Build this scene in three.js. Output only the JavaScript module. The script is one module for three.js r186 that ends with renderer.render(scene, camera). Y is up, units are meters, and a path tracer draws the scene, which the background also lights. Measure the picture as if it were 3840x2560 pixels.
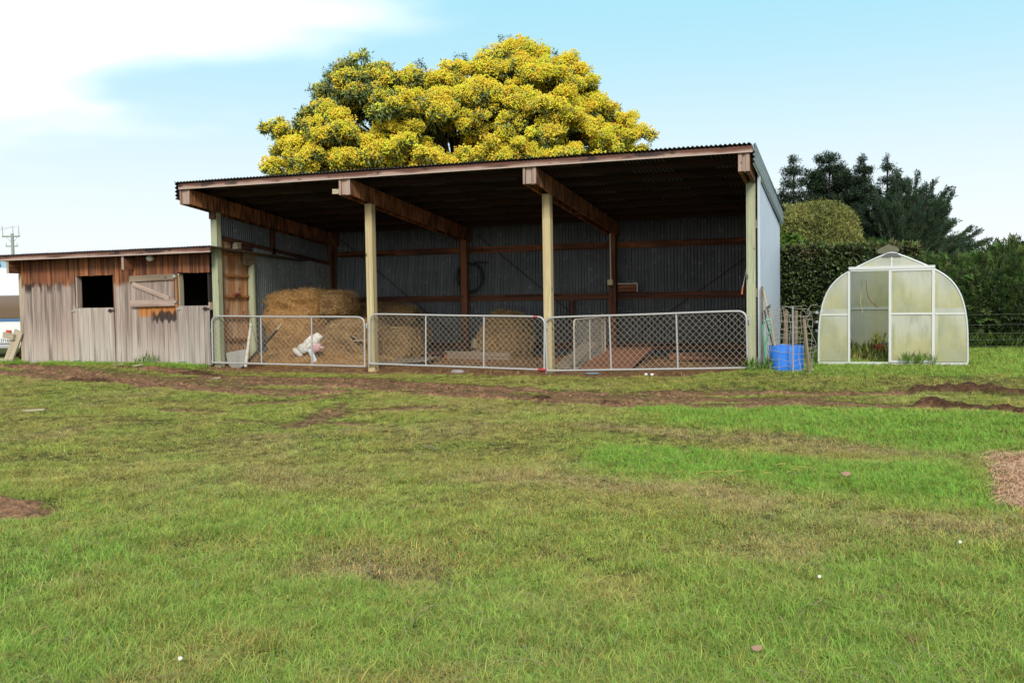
import * as THREE from 'three';
import { mergeGeometries, toCreasedNormals } from 'three/addons/utils/BufferGeometryUtils.js';
import { RoundedBoxGeometry } from 'three/addons/geometries/RoundedBoxGeometry.js';

// ---------------------------------------------------------------- camera, sky, sun, exposure
const scene = new THREE.Scene();
const camera = new THREE.PerspectiveCamera(38.155, 3840 / 2560, 0.1, 6000);
camera.rotation.order = 'YXZ';
camera.position.set(3.2163, 1.4706, 17.479);
camera.rotation.set(-0.0452056, 0.3597054, -0.0161566);
scene.add(camera);
const renderer = new THREE.WebGLRenderer({ antialias: true });
renderer.toneMapping = THREE.LinearToneMapping;
renderer.toneMappingExposure = 1.0;
renderer.shadowMap.enabled = true;
renderer.shadowMap.type = THREE.PCFSoftShadowMap;

const SUN_DIR = new THREE.Vector3(0.33, 0.55, 0.76).normalize();   // behind the photographer's right shoulder, through thin cloud
const sun = new THREE.DirectionalLight(new THREE.Color(1.0, 0.95, 0.86), 3.0);
sun.position.copy(SUN_DIR).multiplyScalar(60);
sun.castShadow = true;
sun.shadow.radius = 26;
sun.shadow.mapSize.set(2048, 2048);
Object.assign(sun.shadow.camera, { left: -30, right: 30, top: 30, bottom: -30, near: 1, far: 140 });
scene.add(sun); scene.add(sun.target);

// ---------------------------------------------------------------- random numbers and noise
function rng(seed) { let s = seed >>> 0; return () => { s = (s + 0x6d2b79f5) | 0; let t = Math.imul(s ^ (s >>> 15), 1 | s); t = (t + Math.imul(t ^ (t >>> 7), 61 | t)) ^ t; return ((t ^ (t >>> 14)) >>> 0) / 4294967296; }; }
const clamp = (x, a = 0, b = 1) => Math.min(b, Math.max(a, x)), mix = (a, b, t) => a + (b - a) * t;
const sstep = (a, b, x) => { const t = clamp((x - a) / (b - a)); return t * t * (3 - 2 * t); };
const hash2 = (x, y, s = 0) => { let h = Math.imul(x | 0, 374761393) ^ Math.imul(y | 0, 668265263) ^ Math.imul(s | 0, 2147483647 - 58); h = Math.imul(h ^ (h >>> 13), 1274126177); h ^= h >>> 16; h = Math.imul(h, 2246822519); return ((h ^ (h >>> 13)) >>> 0) / 4294967296; };
function vnoise(x, y, s = 0) { const ix = Math.floor(x), iy = Math.floor(y), fx = x - ix, fy = y - iy, u = fx * fx * (3 - 2 * fx), v = fy * fy * (3 - 2 * fy); return mix(mix(hash2(ix, iy, s), hash2(ix + 1, iy, s), u), mix(hash2(ix, iy + 1, s), hash2(ix + 1, iy + 1, s), u), v); }
function fbm(x, y, o = 4, s = 0) { let a = 0.5, t = 0, n = 0; for (let i = 0; i < o; i++) { t += a * vnoise(x, y, s + i * 17); n += a; a *= 0.5; x = x * 2.03 + 7.1; y = y * 2.01 + 3.7; } return t / n; }
function noise3(x, y, z, s = 0) { return (vnoise(x + z * 0.61, y - z * 0.37, s) + vnoise(y + x * 0.43 + 11, z + x * 0.29, s + 5) + vnoise(z - y * 0.5 + 31, x + y * 0.31, s + 9)) / 3; }
const mixc = (a, b, t) => [mix(a[0], b[0], t), mix(a[1], b[1], t), mix(a[2], b[2], t)];

// ---------------------------------------------------------------- sky: pale spring blue, whitening to the horizon, thin bright cloud sheets
{
  const W = 1536, H = 768, data = new Float32Array(W * H * 4), view = Math.atan2(-0.935, -0.352);
  for (let r = 0; r < H; r++) {
    const el = ((r + 0.5) / H - 0.5) * Math.PI, y = Math.sin(el), ce = Math.cos(el);
    for (let c = 0; c < W; c++) {
      const az = ((c + 0.5) / W - 0.5) * 2 * Math.PI, x = Math.cos(az) * ce, z = Math.sin(az) * ce;
      const up = Math.max(0, y);
      let col = mixc([0.95, 1.02, 1.05], [0.44, 0.82, 0.98], sstep(0.03, 0.30, up));
      col = mixc(col, [0.30, 0.56, 0.92], sstep(0.25, 0.95, up));
      let rel = az - view; while (rel > Math.PI) rel -= 2 * Math.PI; while (rel < -Math.PI) rel += 2 * Math.PI;
      // cloud sheets: a flat layer seen in perspective, streaked
      const k = 1 / (up + 0.16), u = x * k, v = z * k, s = Math.cos(0.5), q = Math.sin(0.5);
      const cu = u * s - v * q, cv = u * q + v * s;
      let n = fbm(cu * 1.3 + 4.2, cv * 2.1 + 9.3, 6, 3) * 0.75 + fbm(cu * 4 + 1.7, cv * 6 + 2.2, 4, 8) * 0.25;
      const bias = 0.13 * Math.cos(rel + 1.15) + 0.03;                    // the bank of cloud lies to the left of the view and round behind
      let a = sstep(0.44, 0.62, n + bias) * sstep(-0.02, 0.05, y);
      // the big white sheet in the upper left, running out to wisps towards the middle
      const edge = -0.15 - 2.7 * (0.29 - up) + 0.22 * (fbm(cu * 2 + 3, cv * 3, 5, 21) - 0.5) * 2;
      const lens = sstep(0.14, -0.14, rel - edge) * sstep(-1.6, -0.9, rel) * sstep(0.03, 0.12, up) * sstep(0.75, 0.4, up);
      a = Math.max(a * sstep(0.55, 1.1, Math.abs(rel)), lens * (0.62 + 0.45 * n));
      a = clamp(a);
      const bright = 1.02 + 0.75 * fbm(cu * 2.2, cv * 2.2, 4, 40);
      col = mixc(col, [bright, bright * 1.0, bright * 0.995], a);
      // glow of the veiled sun
      const d = x * SUN_DIR.x + y * SUN_DIR.y + z * SUN_DIR.z, g = Math.pow(Math.max(0, d), 9);
      col = [col[0] + 0.85 * g, col[1] + 0.82 * g, col[2] + 0.74 * g];
      if (y < 0) { const t = sstep(0, -0.06, y); col = mixc(col, [0.16, 0.18, 0.10], t); }
      const o = (r * W + c) * 4; data[o] = col[0]; data[o + 1] = col[1]; data[o + 2] = col[2]; data[o + 3] = 1;
    }
  }
  const t = new THREE.DataTexture(data, W, H, THREE.RGBAFormat, THREE.FloatType);
  t.mapping = THREE.EquirectangularReflectionMapping; t.magFilter = t.minFilter = THREE.LinearFilter; t.wrapS = THREE.RepeatWrapping; t.needsUpdate = true;
  scene.background = t; scene.environment = t;
}

// ---------------------------------------------------------------- helpers: naming, things, parts
const taken = new Map();
function numbered(name) { const n = taken.get(name) ?? 0; taken.set(name, n + 1); return n ? name + '_' + String(n).padStart(3, '0') : name; }
const V = (x, y, z) => new THREE.Vector3(x, y, z);
function tag(o, label, category, group, kind) { const u = {}; if (label) u.label = label; if (category) u.category = category; if (group) u.group = group; if (kind) u.kind = kind; o.userData = u; return o; }
function shade(o) { o.traverse((m) => { if (m.isMesh) { m.castShadow = true; m.receiveShadow = true; } }); return o; }
function thing(name, pos, label, category, group, turn = 0) { const g = new THREE.Group(); g.name = numbered(name); g.position.set(...pos); g.rotation.y = turn; tag(g, label, category, group); scene.add(g); return g; }
// a part whose geometry was built in the thing's own axes
function part(parent, name, geos, mat, label) { const g = Array.isArray(geos) ? merge(geos) : geos; const m = new THREE.Mesh(g, mat); m.name = name; m.castShadow = m.receiveShadow = true; if (label) m.userData = { label }; parent.add(m); return m; }
function merge(list) { const a = list.map((g) => { let q = g.index ? g.toNonIndexed() : g; for (const k of Object.keys(q.attributes)) if (!['position', 'normal', 'uv', 'color'].includes(k)) q.deleteAttribute(k); return q; }); const hasC = a.every((g) => g.attributes.color); if (!hasC) a.forEach((g) => g.deleteAttribute('color')); return a.length === 1 ? a[0] : mergeGeometries(a); }
function solo(name, geos, mat, label, category, group) { const m = new THREE.Mesh(Array.isArray(geos) ? merge(geos) : geos, mat); m.name = numbered(name); m.castShadow = m.receiveShadow = true; tag(m, label, category, group); scene.add(m); return m; }
function structure(name, geo, mat) { const m = new THREE.Mesh(geo, mat); m.name = numbered(name); m.receiveShadow = m.castShadow = true; m.userData = { kind: 'structure' }; scene.add(m); return m; }

// ---------------------------------------------------------------- helpers: geometry
const R0 = rng(77);
// a sawn board: box with uv in metres, grain (v) along the longest side
function boxUV(w, h, d, ou = R0() * 3, ov = R0() * 3) {
  const g = new THREE.BoxGeometry(w, h, d), p = g.attributes.position, n = g.attributes.normal, uv = g.attributes.uv, s = [w, h, d], L = s.indexOf(Math.max(...s));
  for (let i = 0; i < p.count; i++) {
    const P = [p.getX(i), p.getY(i), p.getZ(i)], N = [Math.abs(n.getX(i)), Math.abs(n.getY(i)), Math.abs(n.getZ(i))], f = N.indexOf(Math.max(...N)), o = [0, 1, 2].filter((k) => k !== f);
    if (f === L) uv.setXY(i, P[o[0]] + ou, P[o[1]] * 0.5 + ov); else uv.setXY(i, P[o.find((k) => k !== L)] + ou + f * 0.31, P[L] + ov);
  }
  return g;
}
const at = (g, x, y, z) => g.translate(x, y, z);
// board given by its extents
function ext(x0, x1, y0, y1, z0, z1) { return boxUV(x1 - x0, y1 - y0, z1 - z0).translate((x0 + x1) / 2, (y0 + y1) / 2, (z0 + z1) / 2); }
// board from point a to b with section w (sideways) x h
function bar(a, b, w, h, roll = 0) {
  const A = V(...a), B = V(...b), len = A.distanceTo(B), g = boxUV(w, len, h), dir = B.clone().sub(A).normalize();
  if (roll) g.rotateY(roll);
  g.applyQuaternion(new THREE.Quaternion().setFromUnitVectors(V(0, 1, 0), dir));
  return g.translate((A.x + B.x) / 2, (A.y + B.y) / 2, (A.z + B.z) / 2);
}
function rod(a, b, r0, r1 = r0, seg = 8) {
  const A = V(...a), B = V(...b), len = A.distanceTo(B), g = new THREE.CylinderGeometry(r1, r0, len, seg, 1), uv = g.attributes.uv;
  for (let i = 0; i < uv.count; i++) uv.setXY(i, uv.getX(i) * r0 * 6.3, uv.getY(i) * len);
  g.applyQuaternion(new THREE.Quaternion().setFromUnitVectors(V(0, 1, 0), B.clone().sub(A).normalize()));
  return g.translate((A.x + B.x) / 2, (A.y + B.y) / 2, (A.z + B.z) / 2);
}
function tube(pts, r, n = pts.length * 6, k = 6, closed = false) { return new THREE.TubeGeometry(new THREE.CatmullRomCurve3(pts.map((p) => V(...p)), closed), n, r, k, closed); }
// corrugated sheet in its own plane: width along x, length along y, ridges along y; profile in z
const PITCH = 0.0762;
function corrugated(width, length, ou = 0, ov = 0, per = 8, amp = 0.0088) {
  const n = Math.max(4, Math.round(width / PITCH * per)), m = Math.max(1, Math.round(length / 1.2)), P = [], U = [], I = [];
  for (let j = 0; j <= m; j++) for (let i = 0; i <= n; i++) { const x = width * i / n; P.push(x, length * j / m, Math.sin((x + ou) / PITCH * 2 * Math.PI) * amp); U.push(x + ou, length * j / m + ov); }
  for (let j = 0; j < m; j++) for (let i = 0; i < n; i++) { const a = j * (n + 1) + i, b = a + 1, c = a + n + 1, d = c + 1; I.push(a, b, d, a, d, c); }
  const g = new THREE.BufferGeometry(); g.setAttribute('position', new THREE.Float32BufferAttribute(P, 3)); g.setAttribute('uv', new THREE.Float32BufferAttribute(U, 2)); g.setIndex(I); g.computeVertexNormals(); return g;
}
// place a sheet by origin and its x and y axes
function plane3(g, o, ex, ey) { const X = V(...ex).normalize(), Y = V(...ey).normalize(), Z = X.clone().cross(Y).normalize(); return g.applyMatrix4(new THREE.Matrix4().makeBasis(X, Y, Z).setPosition(...o)); }
// soft lumpy block: superellipsoid pushed about by noise; box-projected uv in metres
function lump(cx, cy, cz, rx, ry, rz, { e = 3, amp = 0.06, f = 2.2, seed = 1, seg = 22, shape } = {}) {
  const g = new THREE.BoxGeometry(2, 2, 2, seg, seg, seg), p = g.attributes.position;
  for (let i = 0; i < p.count; i++) {
    let x = p.getX(i), y = p.getY(i), z = p.getZ(i); const k = Math.pow(Math.abs(x) ** e + Math.abs(y) ** e + Math.abs(z) ** e, -1 / e); x *= k; y *= k; z *= k;
    let X = x * rx, Y = y * ry, Z = z * rz; const q = 1 + Math.min(amp, 0.35 * Math.min(rx, ry, rz)) * ((noise3((X + cx) * f, (Y + cy) * f, (Z + cz) * f, seed) - 0.5) * 3 + (noise3((X + cx) * f * 3.1, (Y + cy) * f * 3.1, (Z + cz) * f * 3.1, seed + 3) - 0.5) * 1.6) / Math.min(rx, ry, rz) * 0.6;
    X *= q; Y *= q; Z *= q; if (shape) [X, Y, Z] = shape(X, Y, Z);
    p.setXYZ(i, X + cx, Y + cy, Z + cz);
  }
  return boxProject(smoothSeams(g));
}
function smoothSeams(g) { // average normals over coincident vertices
  g.computeVertexNormals(); const p = g.attributes.position, n = g.attributes.normal, M = new Map();
  const key = (i) => p.getX(i).toFixed(4) + ',' + p.getY(i).toFixed(4) + ',' + p.getZ(i).toFixed(4);
  for (let i = 0; i < p.count; i++) { const k = key(i), v = M.get(k) ?? V(0, 0, 0); v.add(V(n.getX(i), n.getY(i), n.getZ(i))); M.set(k, v); }
  for (let i = 0; i < p.count; i++) { const v = M.get(key(i)).clone().normalize(); n.setXYZ(i, v.x, v.y, v.z); }
  return g;
}
function boxProject(g0) {
  const g = g0.index ? g0.toNonIndexed() : g0, p = g.attributes.position, uv = new Float32Array(p.count * 2), a = V(), b = V(), c = V();
  for (let i = 0; i < p.count; i += 3) {
    a.fromBufferAttribute(p, i); b.fromBufferAttribute(p, i + 1); c.fromBufferAttribute(p, i + 2); const n = b.clone().sub(a).cross(c.clone().sub(a)), N = [Math.abs(n.x), Math.abs(n.y), Math.abs(n.z)], f = N.indexOf(Math.max(...N));
    [a, b, c].forEach((v, k) => { const q = f === 0 ? [v.z, v.y] : f === 1 ? [v.x, v.z] : [v.x, v.y]; uv[(i + k) * 2] = q[0]; uv[(i + k) * 2 + 1] = q[1]; });
  }
  g.setAttribute('uv', new THREE.BufferAttribute(uv, 2)); return g;
}
// points spread evenly over a geometry's faces: [position, normal]
function scatter(g0, n, rand, keep) {
  const g = g0.index ? g0.toNonIndexed() : g0, p = g.attributes.position, cum = [], out = []; let t = 0; const a = V(), b = V(), c = V();
  for (let i = 0; i < p.count; i += 3) { a.fromBufferAttribute(p, i); b.fromBufferAttribute(p, i + 1); c.fromBufferAttribute(p, i + 2); t += b.clone().sub(a).cross(c.clone().sub(a)).length(); cum.push(t); }
  for (let k = 0; k < n; k++) {
    const r = rand() * t; let lo = 0, hi = cum.length - 1; while (lo < hi) { const m = (lo + hi) >> 1; if (cum[m] < r) lo = m + 1; else hi = m; }
    const i = lo * 3; a.fromBufferAttribute(p, i); b.fromBufferAttribute(p, i + 1); c.fromBufferAttribute(p, i + 2); let u = rand(), v = rand(); if (u + v > 1) { u = 1 - u; v = 1 - v; }
    const P = a.clone().addScaledVector(b.clone().sub(a), u).addScaledVector(c.clone().sub(a), v), N = b.clone().sub(a).cross(c.clone().sub(a)).normalize();
    if (!keep || keep(P, N)) out.push([P, N]);
  }
  return out;
}
// instanced copies: list of {p, q | dir, s, c}
function instances(parent, name, geo, mat, list, kind = 'stuff') {
  const m = new THREE.InstancedMesh(geo, mat, list.length), M = new THREE.Matrix4(), c = new THREE.Color(), S = V(1, 1, 1);
  list.forEach((o, i) => { typeof o.s === 'number' ? S.set(o.s, o.s, o.s) : S.set(...o.s); m.setMatrixAt(i, M.compose(o.p, o.q, S)); m.setColorAt(i, c.setRGB(o.c[0], o.c[1], o.c[2])); });
  m.name = name; m.castShadow = m.receiveShadow = true; if (kind) m.userData = { kind }; parent.add(m); return m;
}
const Q = new THREE.Quaternion();
function qTo(dir, spin, from = V(0, 1, 0)) { const q = new THREE.Quaternion().setFromUnitVectors(from, dir.clone().normalize()); return q.multiply(new THREE.Quaternion().setFromAxisAngle(from, spin)); }
function qRand(r) { const u = r(), v = r() * 6.2832, w = r() * 6.2832; return new THREE.Quaternion(Math.sqrt(1 - u) * Math.sin(v), Math.sqrt(1 - u) * Math.cos(v), Math.sqrt(u) * Math.sin(w), Math.sqrt(u) * Math.cos(w)); }
const qEuler = (x, y, z) => new THREE.Quaternion().setFromEuler(new THREE.Euler(x, y, z, 'YXZ'));

// ---------------------------------------------------------------- helpers: textures and materials
function pixelTex(w, h, f, { srgb = true, mw = 1, mh = 1, wrap = true } = {}) { // f(u, v, i, j) -> [r, g, b] 0..1, in sRGB for colours; v = 0 is the bottom
  const d = new Uint8Array(w * h * 4);
  for (let j = 0; j < h; j++) for (let i = 0; i < w; i++) { const c = f(i / w, j / h, i, j), o = (j * w + i) * 4; d[o] = clamp(c[0]) * 255; d[o + 1] = clamp(c[1]) * 255; d[o + 2] = clamp(c[2]) * 255; d[o + 3] = 255; }
  const t = new THREE.DataTexture(d, w, h); t.magFilter = t.minFilter = THREE.LinearFilter; if (srgb) t.colorSpace = THREE.SRGBColorSpace; t.wrapS = t.wrapT = wrap ? THREE.RepeatWrapping : THREE.ClampToEdgeWrapping; t.repeat.set(1 / mw, 1 / mh); t.needsUpdate = true; return t;
}
const S8 = (r, g, b) => [r / 255, g / 255, b / 255];
// sawn timber 0.6 m x 4 m: long fibres, a few knots, blotches in the second colour, dark streaks
function woodTex(seed, light, dark, stain, { blotch = 0.4, streak = 0.5, knots = 7, w = 256, h = 768 } = {}) {
  const r = rng(seed), kn = [...Array(knots)].map(() => [r() * 0.6, r() * 4, 0.012 + r() * 0.02]);
  return pixelTex(w, h, (u, v) => {
    const x = u * 0.6, y = v * 4; let warp = 0, kd = 0;
    for (const [kx, ky, kr] of kn) { const dx = x - kx, dy = (y - ky) / 2.2, d = Math.hypot(dx, dy); warp += dx * Math.exp(-(d * d) / (kr * kr * 9)) * 2; kd = Math.max(kd, sstep(kr, kr * 0.4, d)); }
    const g = fbm((x + warp * 0.6) * 90, y * 1.6, 4, seed), g2 = fbm((x + warp * 0.6) * 260, y * 5, 2, seed + 9), b = fbm(x * 5, y * 0.9, 4, seed + 30);
    let c = mixc(light, dark, clamp(g * 0.9 + g2 * 0.5 - 0.35)); c = mixc(c, stain, blotch * sstep(0.45, 0.75, b));
    const s = sstep(0.62, 0.8, fbm(x * 40, y * 0.35, 3, seed + 50)); c = mixc(c, stain.map((q) => q * 0.45), s * streak); return mixc(c, dark.map((q) => q * 0.45), kd * 0.8);
  }, { mw: 0.6, mh: 4 });
}
const std = (o) => new THREE.MeshStandardMaterial({ roughness: 0.85, ...o });
const bumpT = pixelTex(256, 256, (u, v) => { const g = fbm(u * 60, v * 3, 3, 5); return [g, g, g]; }, { srgb: false, mw: 0.6, mh: 1.5 });
const wood = (t, o = {}) => std({ map: t, bumpMap: bumpT, bumpScale: 0.004, roughness: 0.88, ...o });
const M = {};
M.fresh = wood(woodTex(11, S8(204, 188, 146), S8(160, 142, 100), S8(172, 152, 106), { blotch: 0.5, streak: 0.25, knots: 5 }));       // treated pale green pine of the front posts
M.green = wood(woodTex(12, S8(176, 178, 148), S8(138, 140, 108), S8(122, 132, 102), { blotch: 0.5, streak: 0.25, knots: 6 }));       // greyer green outer posts
M.brown = wood(woodTex(13, S8(148, 96, 62), S8(92, 52, 32), S8(66, 34, 24), { blotch: 0.7, streak: 0.6 }));                          // rusty brown rough-sawn timber
M.dkbrown = wood(woodTex(14, S8(120, 76, 52), S8(74, 42, 30), S8(52, 28, 22), { blotch: 0.7, streak: 0.5 }));
M.pinkgrey = wood(woodTex(15, S8(186, 164, 148), S8(132, 108, 96), S8(108, 82, 74), { blotch: 0.45, streak: 0.3 }));
M.paleboard = wood(woodTex(16, S8(190, 176, 150), S8(146, 130, 104), S8(120, 104, 84), { blotch: 0.4, streak: 0.2 }));
M.inboard = wood(woodTex(17, S8(190, 136, 90), S8(142, 88, 54), S8(206, 180, 148), { blotch: 0.8, streak: 0.5, knots: 14 }));       // orange and silver boards of the lining
M.greyplank = wood(woodTex(18, S8(150, 132, 110), S8(108, 92, 74), S8(92, 78, 64), { blotch: 0.4, streak: 0.3 }));
M.batten = wood(woodTex(19, S8(172, 120, 72), S8(128, 82, 46), S8(104, 66, 40), { blotch: 0.4, streak: 0.3 }));
function ironTex(seed, a, b, rust) { return pixelTex(512, 512, (u, v) => { const s = fbm(u * 70, v * 2.2, 4, seed), m = fbm(u * 6, v * 6, 5, seed + 7); let c = mixc(a, b, clamp(s * 0.7 + m * 0.6 - 0.15)); const sp = sstep(0.7, 0.8, fbm(u * 40, v * 40, 3, seed + 12)); c = mixc(c, [0.75, 0.76, 0.76], sp * 0.25); return mixc(c, S8(96, 60, 40), rust * sstep(0.6, 0.78, fbm(u * 9, v * 5, 4, seed + 20))); }, { mw: 3, mh: 3 }); }
M.iron = std({ map: ironTex(31, S8(118, 121, 122), S8(78, 81, 84), 0.10), metalness: 0.75, roughness: 0.42 });
M.ironline = std({ map: ironTex(34, S8(124, 126, 122), S8(84, 86, 84), 0.25), metalness: 0.6, roughness: 0.45 });
M.ironnew = std({ map: ironTex(32, S8(196, 203, 212), S8(176, 184, 194), 0.0), metalness: 0.3, roughness: 0.42 });
M.roof = std({ map: ironTex(33, S8(120, 124, 128), S8(88, 92, 96), 0.15), metalness: 0.4, roughness: 0.55 });
M.underlay = std({ map: pixelTex(512, 512, (u, v) => { const n = fbm(u * 14, v * 14, 5, 61), d = sstep(0.44, 0.58, fbm(u * 40, v * 7, 4, 66)); return mixc(mixc(S8(74, 66, 52), S8(36, 28, 24), n), S8(10, 8, 8), d * 0.9); }, { mw: 4, mh: 4 }), roughness: 0.95 });
M.galv = std({ color: new THREE.Color(0.42, 0.41, 0.385), metalness: 0.3, roughness: 0.5 });
M.wire = std({ color: new THREE.Color(0.40, 0.36, 0.29), metalness: 0.2, roughness: 0.6 });
M.black = std({ color: new THREE.Color(0.012, 0.014, 0.016), roughness: 0.5 });
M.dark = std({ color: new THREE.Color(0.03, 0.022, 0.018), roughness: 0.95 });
M.rake = std({ map: ironTex(35, S8(226, 231, 236), S8(208, 215, 222), 0.0), metalness: 0.2, roughness: 0.32 });
M.purlin = wood(woodTex(24, S8(70, 44, 32), S8(38, 22, 16), S8(24, 13, 10), { blotch: 0.7, streak: 0.6 }));
M.white = std({ color: new THREE.Color(0.72, 0.71, 0.66), roughness: 0.5 });
// part whose geometry was built in world axes, under a thing that is not turned
function partW(parent, name, geos, mat, label) { const g = Array.isArray(geos) ? merge(geos) : geos, b = V(); let o = parent; while (o && o !== scene) { b.add(o.position); o = o.parent; } g.translate(-b.x, -b.y, -b.z); return part(parent, name, g, mat, label); }

// ---------------------------------------------------------------- the hay shed
const PX = [-10.169, -6.452, -2.717, 1.006], PW = 0.155;             // left faces of the four front posts
const SL = 0.1064, yRaf = (z) => 3.366 + SL * z;                     // underside of the rafters
const fasciaTex = pixelTex(2048, 64, (u, v, i, j) => {
  const x = u * 12, y = v * 0.13, g = fbm(x * 1.2, y * 260, 4, 71), b = fbm(x * 3.1, y * 9, 4, 72), e = v + 0.35 * (fbm(x * 1.7, 3.3, 4, 73) - 0.5) * 2;
  let c = mixc(S8(116, 78, 62), S8(78, 48, 40), g); c = mixc(c, S8(190, 166, 152), sstep(0.62, 0.18, e) * (0.55 + 0.45 * g)); c = mixc(c, S8(44, 32, 32), sstep(0.58, 0.72, b) * sstep(0.1, 0.4, v) * 0.8); return mixc(c, S8(214, 196, 184), sstep(0.12, 0.02, v) * 0.7);
}, { mw: 12, mh: 0.13 });
const M_fascia = wood(fasciaTex);
const rafterTex = pixelTex(1024, 128, (u, v) => { // 6 m long, 0.3 m deep: rust-coloured drips down the face
  const x = u * 6, d = fbm(x * 26, v * 1.1, 4, 81), b = fbm(x * 2.2, v * 2, 4, 82), g = fbm(x * 2, v * 60, 3, 83);
  let c = mixc(S8(168, 116, 74), S8(108, 66, 42), b * 0.7 + g * 0.3); c = mixc(c, S8(196, 126, 68), sstep(0.55, 0.75, d) * 0.7); return mixc(c, S8(40, 22, 16), sstep(0.56, 0.3, d) * 0.55);
}, { mw: 6, mh: 0.3 });
const M_rafter = wood(rafterTex);
const shed = thing('hay_shed', [-4.5, 0, -2.4], 'open-fronted timber and corrugated iron hay shed with three bays', 'shed');
{
  const T = shed;
  // posts
  const postMat = [M.green, M.fresh, M.fresh, M.green];
  PX.forEach((x, i) => {
    const top = i === 0 ? 3.50 : i === 3 ? 3.40 : yRaf(-0.08) + 0.02;
    const g = new RoundedBoxGeometry(PW, top + 0.3, PW, 1, 0.006), p = g.attributes.position, uv = g.attributes.uv, n = g.attributes.normal;
    for (let k = 0; k < p.count; k++) uv.setXY(k, (Math.abs(n.getX(k)) > 0.6 ? p.getZ(k) + 0.7 : p.getX(k)) + i * 0.37, p.getY(k) + i * 1.31);
    partW(T, 'post', g.translate(x + PW / 2, (top - 0.3) / 2, -PW / 2), postMat[i]);
  });
  // packing at the tops of the outer posts
  partW(T, 'packing_block', ext(-10.165, -10.02, 3.22, 3.52, 0.002, 0.05), M.dkbrown);
  partW(T, 'packing_block', ext(-10.19, -10.12, 3.42, 3.58, 0.052, 0.075), M.paleboard);
  for (const x of PX) partW(T, 'rear_post', at(boxUV(PW, yRaf(-4.8) + 0.2, PW), x + PW / 2 - (x > 0.9 ? 0.125 : 0), (yRaf(-4.8) + 0.2) / 2, -4.735 - PW / 2), M.brown);
  // paired rafters
  const skew = (x, z) => (x > 0.9 ? x + (z + 0.02) * 0.0225 : x);
  const prism = (x0, x1, z0, z1) => { const b = ext(x0, x1, 0, 0.3, z0, z1), p = b.attributes.position, uv = b.attributes.uv; for (let k = 0; k < p.count; k++) { uv.setXY(k, p.getZ(k) + x0 * 0.7, Math.min(0.28, Math.max(0.02, p.getY(k)))); p.setY(k, p.getY(k) + yRaf(p.getZ(k))); p.setX(k, skew(p.getX(k), Math.min(0, p.getZ(k)))); } b.computeVertexNormals(); return b; };
  PX.forEach((x, i) => {
    const t = 0.045;
    if (i === 0) { partW(T, 'rafter', prism(x + PW, x + PW + t, -5.0, 0.895), M_rafter); partW(T, 'rafter', prism(x - t, x, -5.0, 0.89), M_rafter); }
    else if (i === 3) { partW(T, 'rafter', prism(x - 0.01, x + 0.05, -5.0, 0.895), M_rafter); partW(T, 'rafter', prism(x + PW - 0.045, x + PW + 0.02, -5.0, 0.89), M_rafter); }
    else { partW(T, 'rafter', prism(x - t, x - 0.002, -5.0, 0.895), M_rafter); partW(T, 'rafter', prism(x + PW + 0.002, x + PW + t, -5.0, 0.895), M_rafter); }
    // weathered end grain and packing between the pair
    const a = i === 3 ? x + 0.05 : x, b = i === 3 ? x + PW - 0.045 : x + PW, q = yRaf(0.89);
    for (const g of [ext(a + 0.004, mix(a, b, 0.62), q + 0.01, q + 0.29, 0.6, 0.875), ext(mix(a, b, 0.66), b - 0.004, q, q + 0.29, 0.6, 0.888)]) partW(T, 'rafter_packing', g, M.pinkgrey);
    for (const g of [ext(x - (i === 3 ? 0.008 : 0.043), x + (i === 3 ? 0.05 : -0.003), q + 0.003, q + 0.297, 0.897, 0.905), ext(x + PW - (i === 3 ? 0.044 : -0.003), x + PW + (i === 3 ? 0.018 : 0.043), q + 0.003, q + 0.297, 0.897, 0.905)]) partW(T, 'rafter_end', g, M.pinkgrey);
    if (i && i < 3) partW(T, 'rafter_packing', ext(x + 0.004, x + PW - 0.004, yRaf(-2.2), yRaf(-2.2) + 0.25, -2.3, -1.9), M.dkbrown);
  });
  partW(T, 'timber_stub', ext(-6.645, -6.505, 3.49, 3.585, 0.80, 0.90), M.paleboard, 'pale stub of timber beside the second rafter end');
  // fascia in three lengths, purlins behind it
  const fb = 3.762;
  for (const [a, b] of [[-10.20, -6.37], [-6.366, -2.63], [-2.626, 1.236]]) { const g = ext(a, b, fb, fb + 0.106, 0.906, 0.95), p = g.attributes.position, uv = g.attributes.uv; for (let k = 0; k < p.count; k++) uv.setXY(k, p.getX(k) + 10.2, p.getY(k) - fb + 0.002); partW(T, 'fascia_board', g, M_fascia); }
  for (const z of [0.15, -0.65, -1.45, -2.25, -3.05, -3.85, -4.6]) partW(T, 'purlin', ext(-10.19, 1.20 + Math.min(0, z) * 0.0225, yRaf(z) + 0.302, yRaf(z) + 0.42, z - 0.045, z), M.purlin);
  // underlay and roof sheets
  const yTop = (z) => yRaf(z) + 0.434, len = 6.22, dy = -SL / Math.hypot(1, SL), dz = -1 / Math.hypot(1, SL);
  partW(T, 'roof_underlay', plane3(new THREE.PlaneGeometry(11.27, 5.9).translate(5.635, 2.95, 0), [-10.18, yTop(0.88) - 0.011, 0.88], [1, 0, 0], [0, dy, dz]), M.underlay);
  for (let k = 0; k < 15; k++) { const x = -10.265 + k * 0.762; partW(T, 'roof_sheet', plane3(corrugated(k === 14 ? 0.82 : 0.79, len, 0, k * 1.7, 8, 0.0125), [x, yTop(1.0) - 0.002 + (k % 2) * 0.0035, 1.0], [1, 0, 0], [0, dy, dz]), M.roof); }
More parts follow.
